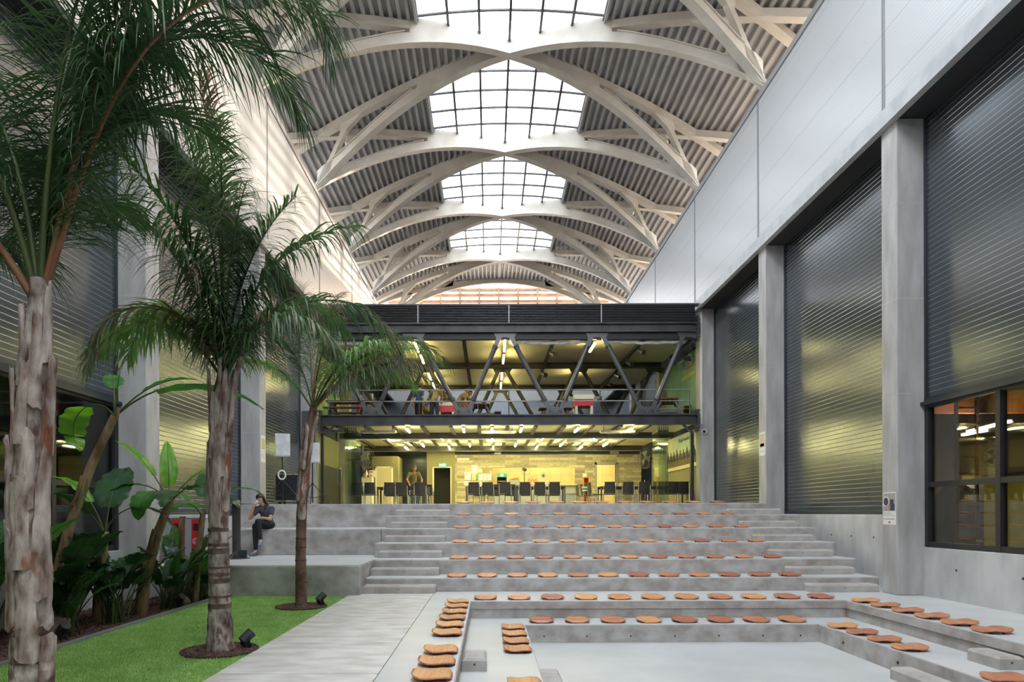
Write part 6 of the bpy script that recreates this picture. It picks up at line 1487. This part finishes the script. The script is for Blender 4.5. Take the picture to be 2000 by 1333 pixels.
# banana clump
t = thing('banana_plant', 'banana plant with fresh upright green leaves in front of the nearest palm-side column', 'banana plant', (-5.25, 10.3, -.03), 0, 'banana plants')
o, P, RR = stem(t, [(-5.27, 10.3, -.1), (-5.2, 10.3, .5), (-5.0, 10.3, 1.2), (-4.80, 10.3, 1.72)], [.10, .085, .07, .05], seed=6)
boot(t, P, RR, .75, -1.8, .5, .12, .08, .03, 'ban_stem'); boot(t, P, RR, 1.1, -.8, .45, .1, .05, .02, 'ban_stem')
tp_ = (-4.82, 10.3, 1.66)
leaf(t, tp_, 172, 62, 1.35, 40, .26, 'ban1', seed=11, tp=.35, fold=.5); leaf(t, tp_, 120, 80, 1.05, 30, .25, 'ban1', seed=12, tp=.25, fold=.4); leaf(t, tp_, 20, 58, 1.1, 60, .30, 'ban1', seed=13, tp=.35, fold=.3); leaf(t, tp_, -100, 55, 1.0, 150, .42, 'ban2', seed=14, tp=.3, fold=.15, pw=1.0); leaf(t, tp_, -160, 60, 1.2, 140, .38, 'ban2', seed=15, tp=.3, fold=.2, pw=1.1)
leaf(t, tp_, -20, 40, 1.25, 110, .34, 'ban3', seed=16, tp=.3, fold=-.3, tears=.25); leaf(t, tp_, -70, 30, 1.1, 90, .36, 'ban3', seed=17, tp=.3, fold=-.2, tears=.2)
t = thing('banana_plant', 'young banana plant with a drooping dark torn leaf beside the leaning stem', 'banana plant', (-5.5, 9.6, -.03), 0, 'banana plants')
o, P, RR = stem(t, [(-5.5, 9.6, -.1), (-5.47, 9.6, .6), (-5.40, 9.6, 1.25)], [.09, .075, .05], seed=7)
tp_ = (-5.4, 9.6, 1.2)
leaf(t, tp_, 20, 78, 1.5, 190, .42, 'ban3', seed=21, tp=.35, fold=-.2, tears=.3, pw=1.1); leaf(t, tp_, 170, 70, 1.3, 70, .26, 'ban1', seed=22, tp=.4, fold=.4); leaf(t, tp_, 100, 72, 1.4, 60, .5, 'ban3', seed=23, tp=.3); leaf(t, tp_, -120, 60, 1.2, 80, .4, 'ban3', seed=24, tp=.3)
t = thing('banana_plant', 'banana plant with cut brown stems beside the recycling bin', 'banana plant', (-5.0, 11.6, -.03), 0, 'banana plants')
o, P, RR = stem(t, [(-5.0, 11.6, -.1), (-4.96, 11.6, .7), (-4.86, 11.6, 1.5)], [.06, .055, .045], seed=8)
m = MB(); m.tube([(-5.3, 11.7, -.1), (-5.27, 11.7, .8), (-5.25, 11.7, 1.45)], [.055, .05, .05], 12); m.build('stem', 'ban_stem', t, True, smooth=True)
tp_ = (-4.86, 11.6, 1.45)
leaf(t, tp_, 30, 60, 1.2, 100, .36, 'ban2', seed=31, fold=-.2, tears=.2); leaf(t, tp_, 100, 70, 1.3, 70, .4, 'ban3', seed=32); leaf(t, tp_, -30, 50, 1.1, 110, .36, 'ban3', seed=33, tears=.25, fold=-.3); leaf(t, tp_, 175, 55, 1.0, 80, .32, 'ban2', seed=34); leaf(t, tp_, -100, 40, .9, 90, .3, 'ban2', seed=35, tears=.2)
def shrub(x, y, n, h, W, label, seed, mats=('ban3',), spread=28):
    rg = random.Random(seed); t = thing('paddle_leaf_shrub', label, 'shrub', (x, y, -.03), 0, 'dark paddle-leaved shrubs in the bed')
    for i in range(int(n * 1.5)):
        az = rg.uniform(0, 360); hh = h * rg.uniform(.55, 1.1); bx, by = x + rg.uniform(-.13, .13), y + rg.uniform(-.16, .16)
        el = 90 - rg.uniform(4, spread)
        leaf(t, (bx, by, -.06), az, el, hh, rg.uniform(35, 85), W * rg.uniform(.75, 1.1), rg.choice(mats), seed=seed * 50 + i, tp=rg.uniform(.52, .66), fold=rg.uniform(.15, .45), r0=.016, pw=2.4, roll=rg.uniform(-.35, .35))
    return t
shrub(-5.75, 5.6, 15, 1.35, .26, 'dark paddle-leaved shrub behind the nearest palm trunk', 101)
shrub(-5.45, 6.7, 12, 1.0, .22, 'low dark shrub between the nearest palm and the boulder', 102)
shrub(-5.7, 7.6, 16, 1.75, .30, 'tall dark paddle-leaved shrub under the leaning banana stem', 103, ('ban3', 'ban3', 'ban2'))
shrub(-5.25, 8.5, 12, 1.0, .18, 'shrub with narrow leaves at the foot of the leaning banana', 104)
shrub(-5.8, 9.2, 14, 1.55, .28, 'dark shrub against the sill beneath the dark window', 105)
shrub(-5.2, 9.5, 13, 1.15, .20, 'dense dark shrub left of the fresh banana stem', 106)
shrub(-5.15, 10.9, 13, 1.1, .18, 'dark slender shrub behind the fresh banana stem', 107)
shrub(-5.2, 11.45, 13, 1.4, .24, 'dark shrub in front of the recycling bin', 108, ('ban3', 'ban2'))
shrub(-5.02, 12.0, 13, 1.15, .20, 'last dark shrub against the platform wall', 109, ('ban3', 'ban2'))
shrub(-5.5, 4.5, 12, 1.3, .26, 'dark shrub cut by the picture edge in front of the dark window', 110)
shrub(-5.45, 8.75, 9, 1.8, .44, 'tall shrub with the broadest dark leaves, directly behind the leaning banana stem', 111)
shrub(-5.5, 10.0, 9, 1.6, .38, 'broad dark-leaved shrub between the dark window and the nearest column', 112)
def rock(x, y, r, label, seed):
    rg = random.Random(seed); t = thing('boulder', label, 'rock', (x, y, -.03), 0, 'boulders in the bed')
    m = MB(); m.ball((x, y, r[2] * .55), r, 22, 14); ph = [rg.uniform(0, 6) for _ in range(6)]
    m.v = [(px_ + .05 * r[0] * math.sin(9 * py_ / r[0] + ph[0]), py_ + .05 * r[1] * math.sin(8 * pz_ / r[2] + ph[1]), pz_ + .07 * r[2] * math.sin(7 * px_ / r[0] + ph[2]) + .04 * r[2] * math.sin(15 * py_ / r[1] + ph[3])) for px_, py_, pz_ in m.v]
    m.build('stone', 'rock', t, True, smooth=True)
rock(-5.42, 8.05 + .35, (.27, .22, .17), 'large brown boulder in the bed under the leaning banana', 1)
rock(-5.06, 11.15, (.17, .14, .10), 'smaller brown boulder beside the garden spotlight near the bin', 2)
rock(-5.75, 7.2, (.2, .18, .13), 'brown boulder behind the nearest palm trunk', 3)
def garden_light(x, y, rz, label):
    t = thing('garden_spotlight', label, 'spotlight', (x, y, 0), rz, 'ground spotlights')
    m = MB(); m.tube([(0, 0, 0), (0, 0, .05)], .05, 12); m.box(-.05, .05, -.008, .008, .03, .05); m.build('base', 'black', t)
    m = MB(); m.bar((-.05, 0, .03), (-.05, 0, .14), .008, .03); m.bar((.05, 0, .03), (.05, 0, .14), .008, .03); m.build('bracket', 'black', t)
    m = MB(); m.tube([(.0, .06, .08), (-.0, -.05, .17)], [.055, .06], 16); m.build('head', 'dsteel', t)
    m = MB()
    for i in range(8):
        a = PI * i / 8 - PI / 2; m.bar((.058 * math.cos(a), .06, .08 + .058 * math.sin(a)), (.058 * math.cos(a), -.02, .145 + .058 * math.sin(a)), .006, .016)
    m.build('fin', 'black', t)
garden_light(-2.70, 7.62, 2.3, 'black garden spotlight at the foot of the ringed middle palm')
garden_light(-2.74, 11.15, 2.3, 'black garden spotlight at the foot of the slim leaning palm')
garden_light(-4.98, 11.0, 1.2, 'black garden spotlight in the bed beside the small boulder')
garden_light(-5.12, 8.2, 1.2, 'black garden spotlight in the bed beside the large boulder')
